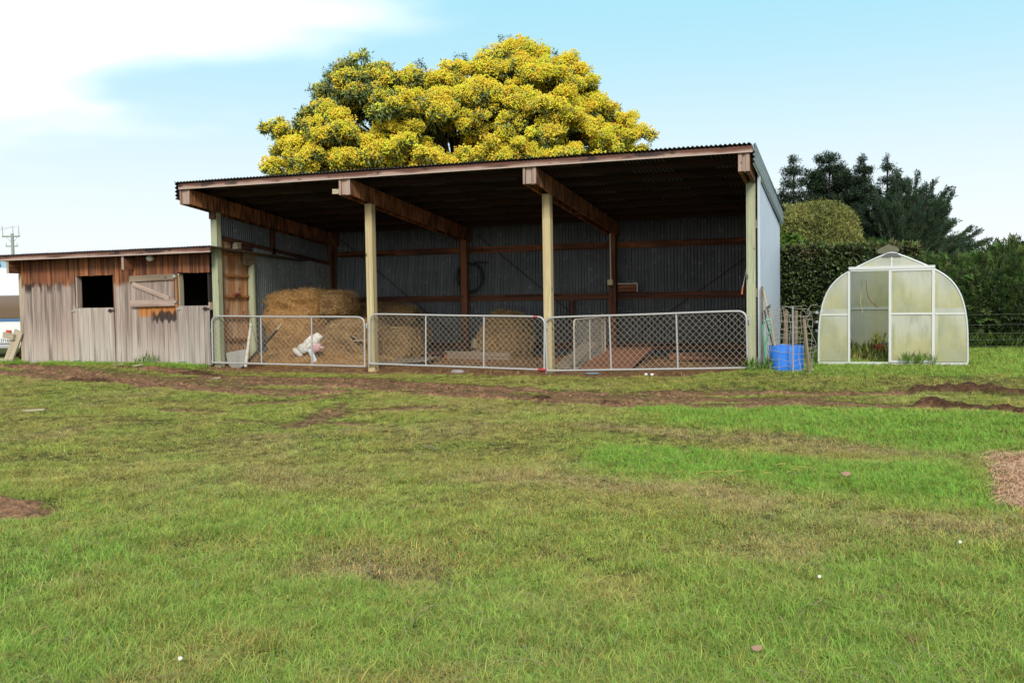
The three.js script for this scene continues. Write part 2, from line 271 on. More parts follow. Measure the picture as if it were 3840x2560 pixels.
  // rake trim: a strip of corrugated iron laid along each sloping end
  for (const [x, xb, s] of [[1.262, 1.155, 1], [-10.262, -10.262, -1]]) { const dx = (xb - x) / 6.1; partW(T, 'rake_sheet', plane3(corrugated(0.345, 6.1, 0.02, 0, 12, 0.02), [x, yTop(0.96) + (s > 0 ? 0.01 : -0.335), 0.96], [0.0, -s, 0], [dx, -SL + 0.004 * s, -1]), s > 0 ? M.rake : M.iron); }
  // back wall: girts, braces, sheets
  const gz = -4.93;
  for (const y of [0.205, 1.375, 2.554]) PX.slice(0, 3).forEach((x, i) => partW(T, 'girt', ext(x + PW + 0.003, PX[i + 1] - 0.003 - (i === 2 ? 0.125 : 0), y, y + 0.152, gz - 0.045, gz + (y > 1 ? 0 : 0.03)), y > 2 ? M.brown : M.dkbrown));
  for (const [a, b] of [[[-9.9, 3.0], [-6.6, 0.4]], [[-6.1, 3.0], [-2.9, 0.4]], [[-2.4, 0.35], [0.8, 2.55]]]) partW(T, 'brace_strap', bar([a[0], a[1], gz - 0.05], [b[0], b[1], gz - 0.05], 0.02, 0.004, 0), M.purlin);
  for (let k = 0; k < 15; k++) { const x = -10.2 + k * 0.762; partW(T, 'wall_sheet', plane3(corrugated(k === 14 ? 0.60 : 0.775, 3.3, 0, k * 1.3, 10, 0.017), [x, 0.06, gz - 0.068 - (k % 2) * 0.0025], [1, 0, 0], [0, 1, 0]), M.iron); }
  // right-hand wall, slightly toed in
  const wx = (z) => 1.203 + (z + 0.02) * 0.0225;
  for (let k = 0; k < 7; k++) { const z = -0.03 - k * 0.73; partW(T, 'side_sheet', plane3(corrugated(k === 6 ? 0.69 : 0.75, yRaf(z - 0.3) + 0.27, 0, k, 8, 0.0085), [wx(z) + (k % 2) * 0.002, 0.06, z], [-0.0225, 0, -1], [0, 1, 0]), M.ironnew); }
  for (const y of [0.20, 1.40, 2.587]) partW(T, 'side_girt', bar([1.168, y + 0.075, -0.06], [1.055, y + 0.075, -4.95], 0.045, 0.15, 0), M.pinkgrey);
  partW(T, 'corner_flashing', [ext(1.2, 1.246, 0.08, 3.6, -0.014, -0.004), ext(1.205, 1.2445, 0.08, 3.55, -0.1, -0.016)], M.ironnew);
  // left-hand wall seen from inside: plate, boarding with battens, iron lining, upper sheets
  const lx = -10.185;
  partW(T, 'wall_plate', bar([lx + 0.03, 2.86, -0.16], [lx + 0.03, 2.40, -4.74], 0.06, 0.09, 0), M.dkbrown);
  for (let k = 0; k < 7; k++) { const z = -0.1 - k * 0.7; partW(T, 'upper_sheet', plane3(corrugated(0.72, yRaf(z - 0.35) - 2.3 + 0.46, 0, k, 10, 0.012), [lx - 0.03 - (k % 2) * 0.002, 2.3, z], [0, 0, -1], [0, 1, 0]), M.iron); }
  partW(T, 'wall_stud', ext(lx - 0.015, lx + 0.06, 2.55, 3.2, -2.33, -2.23), M.dkbrown);
  const rb = rng(5); let z = -0.13, n = 0;
  while (z > -1.24) { const w = 0.118 + rb() * 0.03, hi = z > -0.62 ? 2.83 - 0.1 * -z : 2.62; partW(T, 'lining_board', ext(lx - 0.012 - rb() * 0.006, lx + 0.008 + rb() * 0.005, 0.02, hi, Math.max(z - w, -1.25), z - 0.006), M.inboard); z -= w; n++; }
  for (const [y, z1] of [[2.50, -0.97], [2.04, -1.36], [1.58, -1.38], [1.12, -1.3], [0.64, -1.2]]) partW(T, 'batten', bar([lx + 0.04, y, -0.17], [lx + 0.04, y - 0.01, z1], 0.05, 0.05, 0), M.batten);
  partW(T, 'lining_pole', rod([lx + 0.06, 0, -1.35], [lx + 0.06, 2.3, -1.34], 0.095, 0.085, 12), M.green, 'greenish round pole at the end of the boarding');
  partW(T, 'patch_board', at(boxUV(0.025, 0.30, 0.5), lx + 0.115, 2.42, -1.22), M.greyplank, 'grey square of board nailed over the lining');
  partW(T, 'timber_block', at(boxUV(0.12, 0.14, 0.16), lx + 0.07, 2.69, -0.83), M.paleboard);
  partW(T, 'timber_block', at(boxUV(0.08, 0.12, 0.34), lx + 0.07, 2.64, -1.12), M.dkbrown);
  for (let k = 0; k < 5; k++) { const zz = -1.46 - k * 0.72; partW(T, 'lining_sheet', plane3(corrugated(0.745, 2.70 - 0.098 * (-zz - 1.46) - 0.05, 0, k * 2.1, 10, 0.015), [lx + 0.035 + (k % 2) * 0.0025, 0.03, zz], [0, 0, -1], [0, 1, 0]), M.ironline); }
  // electrics on the third rear post
  partW(T, 'conduit', rod([-2.665, 1.80, -4.718], [-2.67, 2.90, -4.718], 0.016, 0.016, 8), M.white, 'white conduit down the third rear post');
  partW(T, 'switch_box', at(new RoundedBoxGeometry(0.13, 0.13, 0.06, 1, 0.01), -2.675, 1.77, -4.70), std({ color: new THREE.Color(0.58, 0.50, 0.26), roughness: 0.5 }), 'cream switch box below the conduit');
}
{ // framed board standing on the middle girt
  const t = thing('framed_board', [-2.3, 1.535, -4.84], 'small brown board with white edging standing on the wall rail', 'board');
  part(t, 'panel', ext(-0.22, 0.22, 0.0, 0.19, -0.012, 0.006), M.brown); part(t, 'edging', [ext(-0.24, 0.24, 0.19, 0.205, -0.014, 0.012), ext(0.222, 0.237, 0.0, 0.188, -0.014, 0.012)], M.white);
}
{ // coil of black pipe hung behind the second rear post
  const pts = []; for (let k = 0; k <= 120; k++) { const a = k / 120 * Math.PI * 2 * 4 + 1.2, r = 0.325 + 0.028 * Math.sin(k * 0.31) + (k % 30) * 0.0007; pts.push([-6.265 + Math.cos(a) * r, 1.965 + Math.sin(a) * r * 1.03, -4.86 + 0.012 * Math.sin(k * 0.53)]); }
  pts.push([-6.1, 2.325, -4.82], [-5.75, 2.31, -4.8]);
  solo('pipe_coil', tube(pts, 0.02, 500, 6), M.black, 'coil of black plastic pipe hanging on the shed back wall', 'pipe coil');
}
{ // thing hanging on a cord beside the right post
  const t = thing('hanging_brush', [0.95, 1.45, -0.18], 'small orange-handled tool hanging on a white cord by the right post', 'hand tool');
  part(t, 'cord', rod([-0.03, 0.12, 0], [0.035, 0.45, -0.03], 0.006, 0.006, 6), M.white); part(t, 'handle', [rod([-0.045, 0.0, 0], [-0.03, 0.13, 0], 0.018, 0.014, 8)], std({ color: new THREE.Color(0.42, 0.15, 0.06) }));
}
{ solo('red_brick', at(new RoundedBoxGeometry(0.08, 0.05, 0.2, 1, 0.006), -10.12, 1.632, -0.78), std({ color: new THREE.Color(0.22, 0.06, 0.04) }), 'dull red brick lying on a batten of the boarded wall', 'brick'); }

// ---------------------------------------------------------------- the stable beside it
const stableTex = pixelTex(2048, 1024, (u, v) => { // 5.45 m x 2.6 m of weathered boarding
  const x = u * 5.45, y = v * 2.6, bd = Math.floor(x / 0.142), tone = hash2(bd, 3, 7), g = fbm(x * 70, y * 1.4, 4, 101), gf = fbm(x * 190, y * 4.5, 2, 102), big = fbm(x * 1.3, y * 1.1, 4, 103);
  let grey = mixc(S8(182, 166, 154), S8(122, 102, 92), clamp(g * 1.0 + gf * 0.5 - 0.3 + (tone - 0.5) * 0.5)); grey = mixc(grey, S8(166, 132, 114), sstep(0.45, 0.75, big) * 0.4);
  grey = mixc(grey, S8(196, 188, 176), sstep(1.1, 0.1, y) * (0.35 + 0.3 * fbm(x * 9, y * 2, 3, 104))); grey = mixc(grey, S8(104, 92, 84), sstep(0.55, 0.78, fbm(x * 14, y * 0.8, 4, 111)) * 0.75);
  let br = mixc(S8(172, 108, 64), S8(98, 56, 36), clamp(g * 1.2 - 0.1 + (tone - 0.5) * 1.2)); br = mixc(br, S8(66, 36, 26), sstep(0.45, 0.68, fbm(x * 22, y * 1.2, 3, 105)) * 0.75); br = mixc(br, S8(186, 132, 82), sstep(0.72, 0.95, tone) * 0.4);
  const line = 1.86 + 0.06 * (fbm(x * 7, 1.5, 3, 106) - 0.5) - (x > 3.2 ? -0.06 : 0) + (tone - 0.5) * 0.07;
  let c = mixc(grey, br, sstep(line - 0.10, line + 0.05, y));
  const dk = sstep(0.42, 0.56, fbm(x * 9, y * 2.4, 3, 107)) * sstep(line - 0.20 - tone * 0.12, line - 0.06, y) * sstep(line + 0.06, line - 0.02, y) * sstep(3.3, 2.4, x) * (0.25 + 0.75 * sstep(1.8, 0.2, x)) * sstep(0.15, 0.6, hash2(bd, 9, 4)); c = mixc(c, S8(42, 29, 25), dk * 0.95);
  // fresh timber and soot mark under the open shutter
  const px = x, in2 = sstep(3.42, 3.46, px) * sstep(4.48, 4.44, px); const tip = 1.06 + 0.07 * fbm(x * 12, 2.2, 3, 108); c = mixc(c, mixc(S8(196, 134, 72), S8(150, 88, 44), g), in2 * sstep(tip - 0.03, tip + 0.05, y) * sstep(1.45, 1.4, y));
  const blot = 0.9 * in2 * sstep(3.72, 3.9, px) * sstep(0.99, 1.05, y + 0.26 * (fbm(x * 20, 5, 3, 109) - 0.5)) * sstep(1.24, 1.16, y + 0.3 * (fbm(x * 14, 9, 3, 110) - 0.5)); c = mixc(c, S8(40, 28, 24), blot * 0.9);
  // the lower leaf of the left door is paler with limey streaks
  const d1 = sstep(1.58, 1.60, x) * sstep(2.76, 2.74, x) * sstep(1.40, 1.37, y); c = mixc(c, mixc(S8(206, 200, 188), S8(150, 142, 130), g), d1 * 0.38); c = mixc(c, S8(206, 200, 186), d1 * sstep(0.6, 0.75, fbm(x * 16, y * 1.1, 4, 112)) * sstep(0.3, 1.4, y) * 0.5);
  const d2 = sstep(4.50, 4.52, x) * sstep(1.41, 1.38, y); c = mixc(c, mixc(S8(190, 182, 172), S8(120, 110, 104), g), d2 * 0.55); return c;
}, { mw: 5.45, mh: 2.6 });
const M_stable = wood(stableTex, { bumpScale: 0.006 });
const stable = thing('stable', [-12.8, 0.1, -1.5], 'low weathered timber stable block with two half doors', 'stable');
{
  const T = stable, X0 = -15.52, zf = 0.07, Y0 = 0.06, r = rng(9);
  const face = (x0, x1, y0, y1, z, th, name, parent = T) => { const g = ext(x0, x1, y0, y1, z - th, z), p = g.attributes.position, uv = g.attributes.uv; for (let k = 0; k < p.count; k++) uv.setXY(k, p.getX(k) - X0 + p.getZ(k) * 0.1, p.getY(k) - Y0); return partW(parent, name, g, M_stable); };
  const boards = (x0, x1, y0, y1, z, pitch, name, parent) => { const n = Math.max(1, Math.round((x1 - x0) / pitch)); for (let k = 0; k < n; k++) { const a = mix(x0, x1, k / n), b = mix(x0, x1, (k + 1) / n), j = (r() - 0.5) * 0.02; face(a + 0.003, b - 0.003, y0 + r() * 0.02, y1, z + (r() - 0.5) * 0.012, 0.02, name, parent); } };
  boards(-15.44, -13.86, Y0, 2.50, zf, 0.142, 'wall_board');
  boards(-13.86, -12.74, 2.085, 2.51, zf, 0.142, 'wall_board');
  boards(-12.74, -12.14, Y0, 2.51, zf, 0.142, 'wall_board');
  boards(-12.14, -11.03, Y0, 2.52, zf, 0.142, 'wall_board');
  boards(-11.03, -10.175, 2.09, 2.53, zf, 0.142, 'wall_board');
  // half doors: hinged leaves set a little proud
  for (const [x0, x1, top, lab] of [[-13.905, -12.742, 1.375, 'pale lower leaf of the left half door'], [-11.0, -10.19, 1.39, 'grey lower leaf of the right half door']]) {
    const d = new THREE.Group(); d.name = 'half_door'; d.userData = { label: lab }; d.position.set((x0 + x1) / 2 + 12.8, 0.0, 1.5 + zf); T.add(d);
    boards(x0, x1, 0.105, top, zf + 0.03, 0.145, 'door_board', d);
    for (const y of [0.2, top - 0.2]) partW(d, 'door_rail', ext(x0 + 0.02, x1 - 0.02, y, y + 0.14, zf - 0.02, zf + 0.008), M.pinkgrey);
    partW(d, 'latch', [ext(x1 - 0.15, x1 + 0.02, top - 0.08, top - 0.05, zf + 0.042, zf + 0.055), ext(x1 - 0.1, x1 - 0.06, top - 0.10, top - 0.03, zf + 0.042, zf + 0.07)], M.dark);
    partW(d, 'hinge', ext(x0 - 0.02, x0 + 0.16, 0.19, 0.22, zf + 0.042, zf + 0.055), M.galv); partW(d, 'hinge', ext(x0 - 0.02, x0 + 0.08, top - 0.08, top - 0.05, zf + 0.042, zf + 0.055), M.galv);
  }
  // door frames
  partW(T, 'door_jamb', ext(-13.855, -13.81, 1.38, 2.085, zf - 0.16, zf - 0.022), M.pinkgrey); partW(T, 'door_jamb', ext(-12.79, -12.745, 1.38, 2.085, zf - 0.16, zf - 0.022), M.brown);
  partW(T, 'door_jamb', ext(-11.025, -10.985, 1.39, 2.09, zf - 0.16, zf - 0.022), M.paleboard); partW(T, 'door_jamb', ext(-10.215, -10.175, 1.3, 1.46, zf - 0.1, zf + 0.012), M.pinkgrey);
  // upper leaf swung open against the wall
  const s = new THREE.Group(); s.name = 'open_shutter'; s.userData = { label: 'upper door leaf with diagonal brace, folded back on the wall' }; s.position.set(-11.65 + 12.8, 1.6, 1.5 + zf + 0.03); T.add(s);
  boards(-12.22, -11.075, 1.40, 2.055, zf + 0.04, 0.145, 'shutter_board', s);
  partW(s, 'top_rail', bar([-12.25, 1.995, zf + 0.062], [-11.055, 2.022, zf + 0.062], 0.03, 0.13, Math.PI / 2), M.greyplank); partW(s, 'bottom_rail', bar([-12.24, 1.45, zf + 0.062], [-11.05, 1.468, zf + 0.062], 0.03, 0.145, Math.PI / 2), M.pinkgrey);
  partW(s, 'diagonal_brace', bar([-12.17, 1.89, zf + 0.060], [-11.20, 1.555, zf + 0.060], 0.026, 0.10, Math.PI / 2), M.pinkgrey);
  partW(s, 'hinge_stile', ext(-11.05, -11.0, 1.34, 2.06, zf + 0.005, zf + 0.045), M.batten);
  partW(s, 'hinge', ext(-11.06, -11.0, 2.0, 2.06, zf + 0.046, zf + 0.085), M.galv); partW(s, 'hinge', ext(-11.06, -11.0, 1.46, 1.5, zf + 0.046, zf + 0.085), M.galv);
  // corner post, rafters, fascia, roof, lamp
  partW(T, 'corner_post', ext(-15.56, -15.445, 0.0, 2.3, -0.12, 0.03), M.paleboard);
  partW(T, 'rafter', ext(-15.50, -15.44, 2.19, 2.47, -3.3, 0.40), M.brown); partW(T, 'rafter', ext(-12.20, -12.15, 2.20, 2.49, -3.3, 0.40), M.brown);
  partW(T, 'rafter_end', ext(-15.505, -15.435, 2.185, 2.475, 0.401, 0.412), M.paleboard); partW(T, 'rafter_end', ext(-12.205, -12.145, 2.195, 2.49, 0.401, 0.412), M.pinkgrey);
  const fg = ext(-15.68, -9.86, 2.488, 2.606, 0.413, 0.455), fp = fg.attributes.position, fu = fg.attributes.uv; for (let k = 0; k < fp.count; k++) { fu.setXY(k, fp.getX(k) + 21, fp.getY(k) - 2.486); fp.setY(k, fp.getY(k) + (fp.getX(k) + 12.8) * 0.004); } partW(T, 'fascia_board', fg, M_fascia);
  for (let k = 0; k < 8; k++) { const x = -15.73 + k * 0.762; partW(T, 'roof_sheet', plane3(corrugated(k === 7 ? 0.55 : 0.79, 3.9, 0, k, 8, 0.0115), [x, 2.612 + (x + 12.8) * 0.004 + (k % 2) * 0.003, 0.50], [1, 0.004, 0], [0, -0.05, -1]), M.roof); }
  partW(T, 'rake_board', ext(-15.73, -15.69, 2.47, 2.60, -3.3, 0.452), M.dark);
  partW(T, 'bulkhead_lamp', new THREE.SphereGeometry(0.085, 16, 12).scale(1, 0.8, 1).translate(-11.646, 2.43, 0.16), M.white, 'round white lamp under the stable eaves');
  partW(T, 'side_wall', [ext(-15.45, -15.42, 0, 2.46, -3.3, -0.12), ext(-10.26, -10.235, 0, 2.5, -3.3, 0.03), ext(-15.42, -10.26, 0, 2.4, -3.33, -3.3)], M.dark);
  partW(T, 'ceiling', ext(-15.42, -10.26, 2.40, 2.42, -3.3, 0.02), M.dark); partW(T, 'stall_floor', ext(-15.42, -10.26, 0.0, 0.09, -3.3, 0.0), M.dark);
}
// ---------------------------------------------------------------- gates: bent-tube farm gates filled with chain mesh
function diamond(w, h, px, py, r) { // wires of a chain-mesh panel, each clipped to the panel
  const out = []; const k = py / px;
  for (let c = -h / k; c < w + h / k; c += px) for (const s of [1, -1]) {
    // line x = c + s * y / k (offset for the second family)
    let y0 = 0, y1 = h; const X = (y) => (s > 0 ? c + y / k : c + h / k - y / k); const ys = [0, h]; for (const xx of [0, w]) { const y = s > 0 ? (xx - c) * k : (c + h / k - xx) * k; ys.push(y); }
    const ok = ys.filter((y) => y >= -1e-6 && y <= h + 1e-6 && X(y) >= -1e-6 && X(y) <= w + 1e-6).sort((a, b) => a - b); if (ok.length < 2) continue; y0 = ok[0]; y1 = ok[ok.length - 1]; if (y1 - y0 < 0.03) continue;
    out.push(rod([X(y0), y0, 0.003 * s], [X(y1), y1, 0.003 * s], r, r, 4));
  }
  return out;
}
function gateGeos(w, h, bars, rr = 0.13) {
  const pts = []; const P = (x, y) => pts.push([x, y, 0]);
  P(0, 0); P(0, h * 0.4); P(0, h - rr); for (let k = 1; k < 5; k++) { const a = k / 5 * Math.PI / 2; P(rr - rr * Math.cos(a), h - rr + rr * Math.sin(a)); } P(rr, h); P(w * 0.5, h); P(w - rr, h); for (let k = 1; k < 5; k++) { const a = k / 5 * Math.PI / 2; P(w - rr + rr * Math.sin(a), h - rr + rr * Math.cos(a)); } P(w, h - rr); P(w, h * 0.4); P(w, 0);
  const r = rng(3), mesh = diamond(w - 0.03, h - 0.05, 0.1135, 0.117, 0.0031).map((g) => g.translate(0.015, 0.02, 0.006));
  const ties = []; for (let x = 0.06; x < w; x += 0.1135) ties.push(new THREE.TorusGeometry(0.021, 0.002, 4, 8).rotateY(Math.PI / 2 + 0.3).translate(x, h, 0), new THREE.TorusGeometry(0.021, 0.002, 4, 8).rotateY(Math.PI / 2 - 0.3).translate(x, 0, 0));
  return { frame: [new THREE.TubeGeometry(new THREE.CatmullRomCurve3(pts.map((p) => V(...p)), false, 'centripetal'), 140, 0.02, 8), rod([-0.02, 0, 0], [w + 0.02, 0, 0], 0.02, 0.02, 8)], bars: bars.map((x) => rod([x, 0.01, 0], [x, h - 0.01, 0], 0.0165, 0.0165, 8)), mesh, ties };
}
const GW = 3.67, GH = 0.985, GATE_GROUP = 'mesh gates across the shed bays';
const gateG = gateGeos(GW, GH, [GW * 0.335, GW * 0.668]);
const gate = thing('farm_gate', [-10.155, 0.175, 0.075], 'galvanised chain-mesh gate closing the left hay bay', 'gate', GATE_GROUP);
part(gate, 'frame', gateG.frame, M.galv); gateG.bars.forEach((b) => part(gate, 'upright', b, M.galv)); part(gate, 'chain_mesh', gateG.mesh, M.wire); part(gate, 'lacing_wire', gateG.ties, M.galv);
for (const [y, z] of [[0.0, 0], [0.68, 0]]) part(gate, 'hinge', [rod([-0.055, y, -0.03], [0, y, 0], 0.018, 0.018, 8), rod([-0.03, y - 0.05, -0.02], [-0.03, y + 0.05, -0.02], 0.016, 0.016, 8)], M.galv);
part(gate, 'latch', [rod([GW, 0.83, 0], [GW + 0.06, 0.85, -0.02], 0.012, 0.012, 8), rod([GW + 0.045, 0.77, -0.015], [GW + 0.045, 0.87, -0.015], 0.014, 0.014, 8)], M.galv);
gate.rotation.z = -0.0135;
const gateM = gate.clone(); gateM.name = numbered('farm_gate'); scene.add(gateM); gateM.position.set(-6.36, 0.185, 0.085); gateM.rotation.z = -0.0225; tag(gateM, 'galvanised chain-mesh gate with red-painted right corners across the middle bay', 'gate', GATE_GROUP);
{ const red = std({ color: new THREE.Color(0.36, 0.035, 0.035), roughness: 0.6 }); part(gateM, 'red_mark', rod([GW - 0.22, GH, 0], [GW - 0.14, GH - 0.001, 0], 0.0225, 0.0225, 10), red, 'red paint on the top corner of the middle gate'); part(gateM, 'red_mark', rod([GW - 0.12, 0, 0], [GW + 0.04, 0, 0], 0.027, 0.027, 10), red, 'red sleeve on the bottom corner of the middle gate'); }
const gateR = gate.clone(); gateR.name = numbered('farm_gate'); scene.add(gateR); gateR.position.set(-2.635, 0.085, 0.075); gateR.rotation.z = 0.0245; tag(gateR, 'galvanised chain-mesh gate closing the right bay beside the corner post', 'gate', GATE_GROUP);
{ // the gate swung back inside the right bay
  const w = 2.5, h = 0.92, t = thing('inner_gate', [-2.25, 0.09, -0.4], 'dirty mesh gate swung inwards inside the right bay', 'gate', null, Math.PI / 2 + 0.03), g = gateGeos(w, h, [1.2], 0.1);
  const dirty = std({ color: new THREE.Color(0.40, 0.36, 0.30), roughness: 0.7 }); part(t, 'frame', g.frame, dirty); g.bars.forEach((b) => part(t, 'upright', b, dirty)); part(t, 'chain_mesh', g.mesh, dirty); part(t, 'end_board', ext(2.38, 2.52, -0.02, 1.0, -0.05, -0.025), M.greyplank);
}

// ---------------------------------------------------------------- hay and the clutter in the bays
const hayCanvas = (seed, base, cols, n = 9000, S = 1024) => { const c = document.createElement('canvas'); c.width = c.height = S; const x = c.getContext('2d'), r = rng(seed); x.fillStyle = base; x.fillRect(0, 0, S, S); for (let i = 0; i < n; i++) { const px = r() * S, py = r() * S, a = r() * Math.PI * 2, l = 20 + r() * 70, k = (r() - 0.5) * 30; x.strokeStyle = cols[(r() * cols.length) | 0]; x.globalAlpha = 0.35 + r() * 0.6; x.lineWidth = 1.5 + r() * 4.5; for (const ox of [0, -S, S]) for (const oy of [0, -S, S]) { if (px + ox < -90 || px + ox > S + 90 || py + oy < -90 || py + oy > S + 90) continue; x.beginPath(); x.moveTo(px + ox, py + oy); x.quadraticCurveTo(px + ox + Math.cos(a) * l / 2 + k, py + oy + Math.sin(a) * l / 2 - k, px + ox + Math.cos(a) * l, py + oy + Math.sin(a) * l); x.stroke(); } } const t = new THREE.CanvasTexture(c); t.colorSpace = THREE.SRGBColorSpace; t.wrapS = t.wrapT = THREE.RepeatWrapping; return t; };
const hayT = hayCanvas(21, '#8a5c2c', ['#d0a468', '#c29458', '#ae8046', '#dab27a', '#7a5430', '#b88c50', '#8c6438', '#caa062']); hayT.repeat.set(0.9, 0.9);
const hayT2 = hayCanvas(22, '#7a5c38', ['#a8865a', '#98764a', '#b4946a', '#644828', '#8a6a40', '#a08a56', '#56402a']); hayT2.repeat.set(0.9, 0.9);
const M_hay = std({ map: hayT, bumpMap: hayT, bumpScale: 0.03, roughness: 0.95 }), M_hay2 = std({ map: hayT2, bumpMap: hayT2, bumpScale: 0.03, roughness: 0.95 });
const strawG = (() => { const P = [], I = [], n = 4; for (let i = 0; i <= n; i++) { const t = i / n, x = t - 0.5, y = 0.18 * Math.sin(t * 3.1), w = 0.016 * (1 - 0.6 * t); P.push(x, y, -w, x, y, w); } for (let i = 0; i < n; i++) I.push(i * 2, i * 2 + 1, i * 2 + 2, i * 2 + 1, i * 2 + 3, i * 2 + 2); const g = new THREE.BufferGeometry(); g.setAttribute('position', new THREE.Float32BufferAttribute(P, 3)); g.setIndex(I); g.computeVertexNormals(); return g; })();
const M_straw = std({ color: 0xffffff, roughness: 0.8, side: THREE.DoubleSide });
const HAYC = [[0.58, 0.36, 0.14], [0.50, 0.29, 0.11], [0.42, 0.24, 0.09], [0.64, 0.43, 0.19], [0.30, 0.16, 0.06], [0.54, 0.34, 0.13]];
function fuzz(parent, g, n, seed, dim = 1, len = 0.17) { const r = rng(seed); const L = scatter(g, n, r).map(([p, N]) => { const d = V(r() - 0.5, r() - 0.5, r() - 0.5).addScaledVector(N, -0.0); d.addScaledVector(N, -d.dot(N) + (r() - 0.35) * 0.35).normalize(); const c = HAYC[(r() * HAYC.length) | 0]; return { p: p.clone().addScaledVector(N, 0.006 + r() * 0.02), q: qTo(d, r() * 6.28, V(1, 0, 0)), s: len * (0.5 + r() * 1.1), c: c.map((v) => v * dim) }; }); instances(parent, 'loose_straw', strawG, M_straw, L); }
function bale(name, base, label, cat, blocks, mat, n, seed, dim, group) { const t = thing(name, base, label, cat, group); const gs = blocks.map((b) => lump(b[0] - base[0], b[1] - base[1], b[2] - base[2], b[3], b[4], b[5], { e: b[6] ?? 3.4, amp: b[7] ?? 0.10, seed: seed + (b[0] * 7 | 0), f: 2.6, seg: 34, shape: b[8] })); const g = merge(gs); part(t, 'body', g, mat); fuzz(t, g, n, seed, dim); return t; }
bale('hay_bale', [-9.5, 0.05, -2.3], 'tall ragged hay bale against the left iron wall', 'hay bale', [[-9.50, 0.62, -2.32, 0.69, 0.66, 0.74, 5, 0.16], [-9.60, 1.32, -2.30, 0.56, 0.36, 0.66, 4.4, 0.15], [-9.22, 1.40, -2.36, 0.42, 0.31, 0.62, 3.4, 0.14]], M_hay, 7500, 301, 1.0);
bale('hay_bale', [-8.7, 1.02, -2.6], 'small brown hay bale overhanging the right side of the tall bale', 'hay bale', [[-8.68, 1.35, -2.6, 0.36, 0.27, 0.52, 4, 0.14]], M_hay2, 1800, 307, 0.9);
bale('hay_heap', [-8.9, 0.04, -1.3], 'loose brown hay spilling forward from the tall bale', 'hay', [[-9.3, 0.05, -1.3, 0.85, 0.30, 0.5, 2.2, 0.13], [-8.35, 0.03, -1.45, 0.8, 0.30, 0.62, 2.1, 0.15], [-7.5, 0.02, -1.8, 0.75, 0.22, 0.8, 2.1, 0.14]], M_hay, 4200, 302, 0.92);
bale('hay_bale', [-8.1, 0.05, -2.4], 'half-eaten greenish hay bale behind the crumpled white sack', 'hay bale', [[-8.14, 0.46, -2.42, 0.60, 0.50, 0.6, 4.6, 0.16]], M_hay2, 3200, 303, 0.95);
bale('hay_bale', [-8.5, 0.05, -3.9], 'long brown hay bale in the back left corner', 'hay bale', [[-8.75, 0.98, -4.15, 0.95, 0.36, 0.55, 3.8, 0.12], [-8.3, 0.4, -4.15, 1.15, 0.5, 0.5, 3.8, 0.12], [-7.95, 1.02, -4.2, 0.62, 0.32, 0.5, 3.6, 0.12]], M_hay2, 3000, 304, 0.75);
bale('hay_bale', [-7.35, 0.05, -3.2], 'low dark hay bale right of the second front post', 'hay bale', [[-7.5, 0.38, -3.1, 0.62, 0.42, 0.5, 4, 0.14]], M_hay2, 2200, 305, 0.85);
bale('round_hay_bale', [-4.95, 0.06, -4.0], 'round brown hay bale at the back of the middle bay', 'hay bale', [[-4.97, 0.58, -3.95, 0.63, 0.53, 0.52, 3.0, 0.12]], M_hay2, 3200, 306, 0.95);
{ // crumpled feed sack
  const r = rng(41), sackT = pixelTex(256, 256, (u, v) => { const f = fbm(u * 14, v * 14, 4, 51), p = sstep(0.52, 0.6, fbm(u * 3 + 0.4, v * 3, 3, 55)); let c = mixc(S8(226, 228, 220), S8(186, 190, 180), f); c = mixc(c, S8(226, 186, 184), p * 0.35); return mixc(c, S8(190, 178, 140), sstep(0.62, 0.72, fbm(u * 9, v * 9, 3, 58)) * 0.6); }, { mw: 0.5, mh: 0.5 });
  const t = thing('feed_sack', [-8.45, 0.4, -1.0], 'crumpled white and pink plastic sack thrown on the hay', 'sack'); const m = std({ map: sackT, roughness: 0.55, side: THREE.DoubleSide });
  const crumple = (cx, cy, cz, rx, ry, rz, rot, seed, f = 9) => { const g = lump(0, 0, 0, rx, ry, rz, { e: 2.4, amp: 0.05, f, seed, seg: 16 }); return g.rotateZ(rot).translate(cx, cy, cz); };
  part(t, 'body', [crumple(0.08, 0.16, 0, 0.20, 0.12, 0.09, 0.6, 61), crumple(-0.1, 0.02, 0.03, 0.17, 0.12, 0.08, 0.35, 62), crumple(-0.27, -0.06, 0.04, 0.13, 0.06, 0.05, -0.6, 63), crumple(0.2, 0.26, -0.01, 0.12, 0.11, 0.07, 0.9, 67), crumple(0.02, 0.1, 0.06, 0.1, 0.07, 0.05, 1.3, 68, 14)], m);
  part(t, 'flap', [crumple(0.13, -0.14, 0.06, 0.19, 0.055, 0.03, -1.1, 64)], std({ color: new THREE.Color(0.62, 0.68, 0.72), roughness: 0.5 }), 'pale blue-white flap hanging from the sack'); part(t, 'lining', [crumple(0.22, 0.04, 0.05, 0.13, 0.09, 0.06, 0.3, 65, 14), crumple(0.33, 0.05, 0.05, 0.08, 0.03, 0.03, -0.2, 66)], std({ color: new THREE.Color(0.62, 0.36, 0.36), roughness: 0.55 }), 'pink lining of the sack');
}
solo('broken_plank', [bar([-7.85, 0.68, -1.75], [-7.62, 0.55, -1.8], 0.03, 0.13), bar([-7.74, 0.55, -1.74], [-7.42, 0.56, -1.78], 0.03, 0.10)], M.greyplank, 'grey broken plank pieces stuck in the hay beside the sack', 'plank');
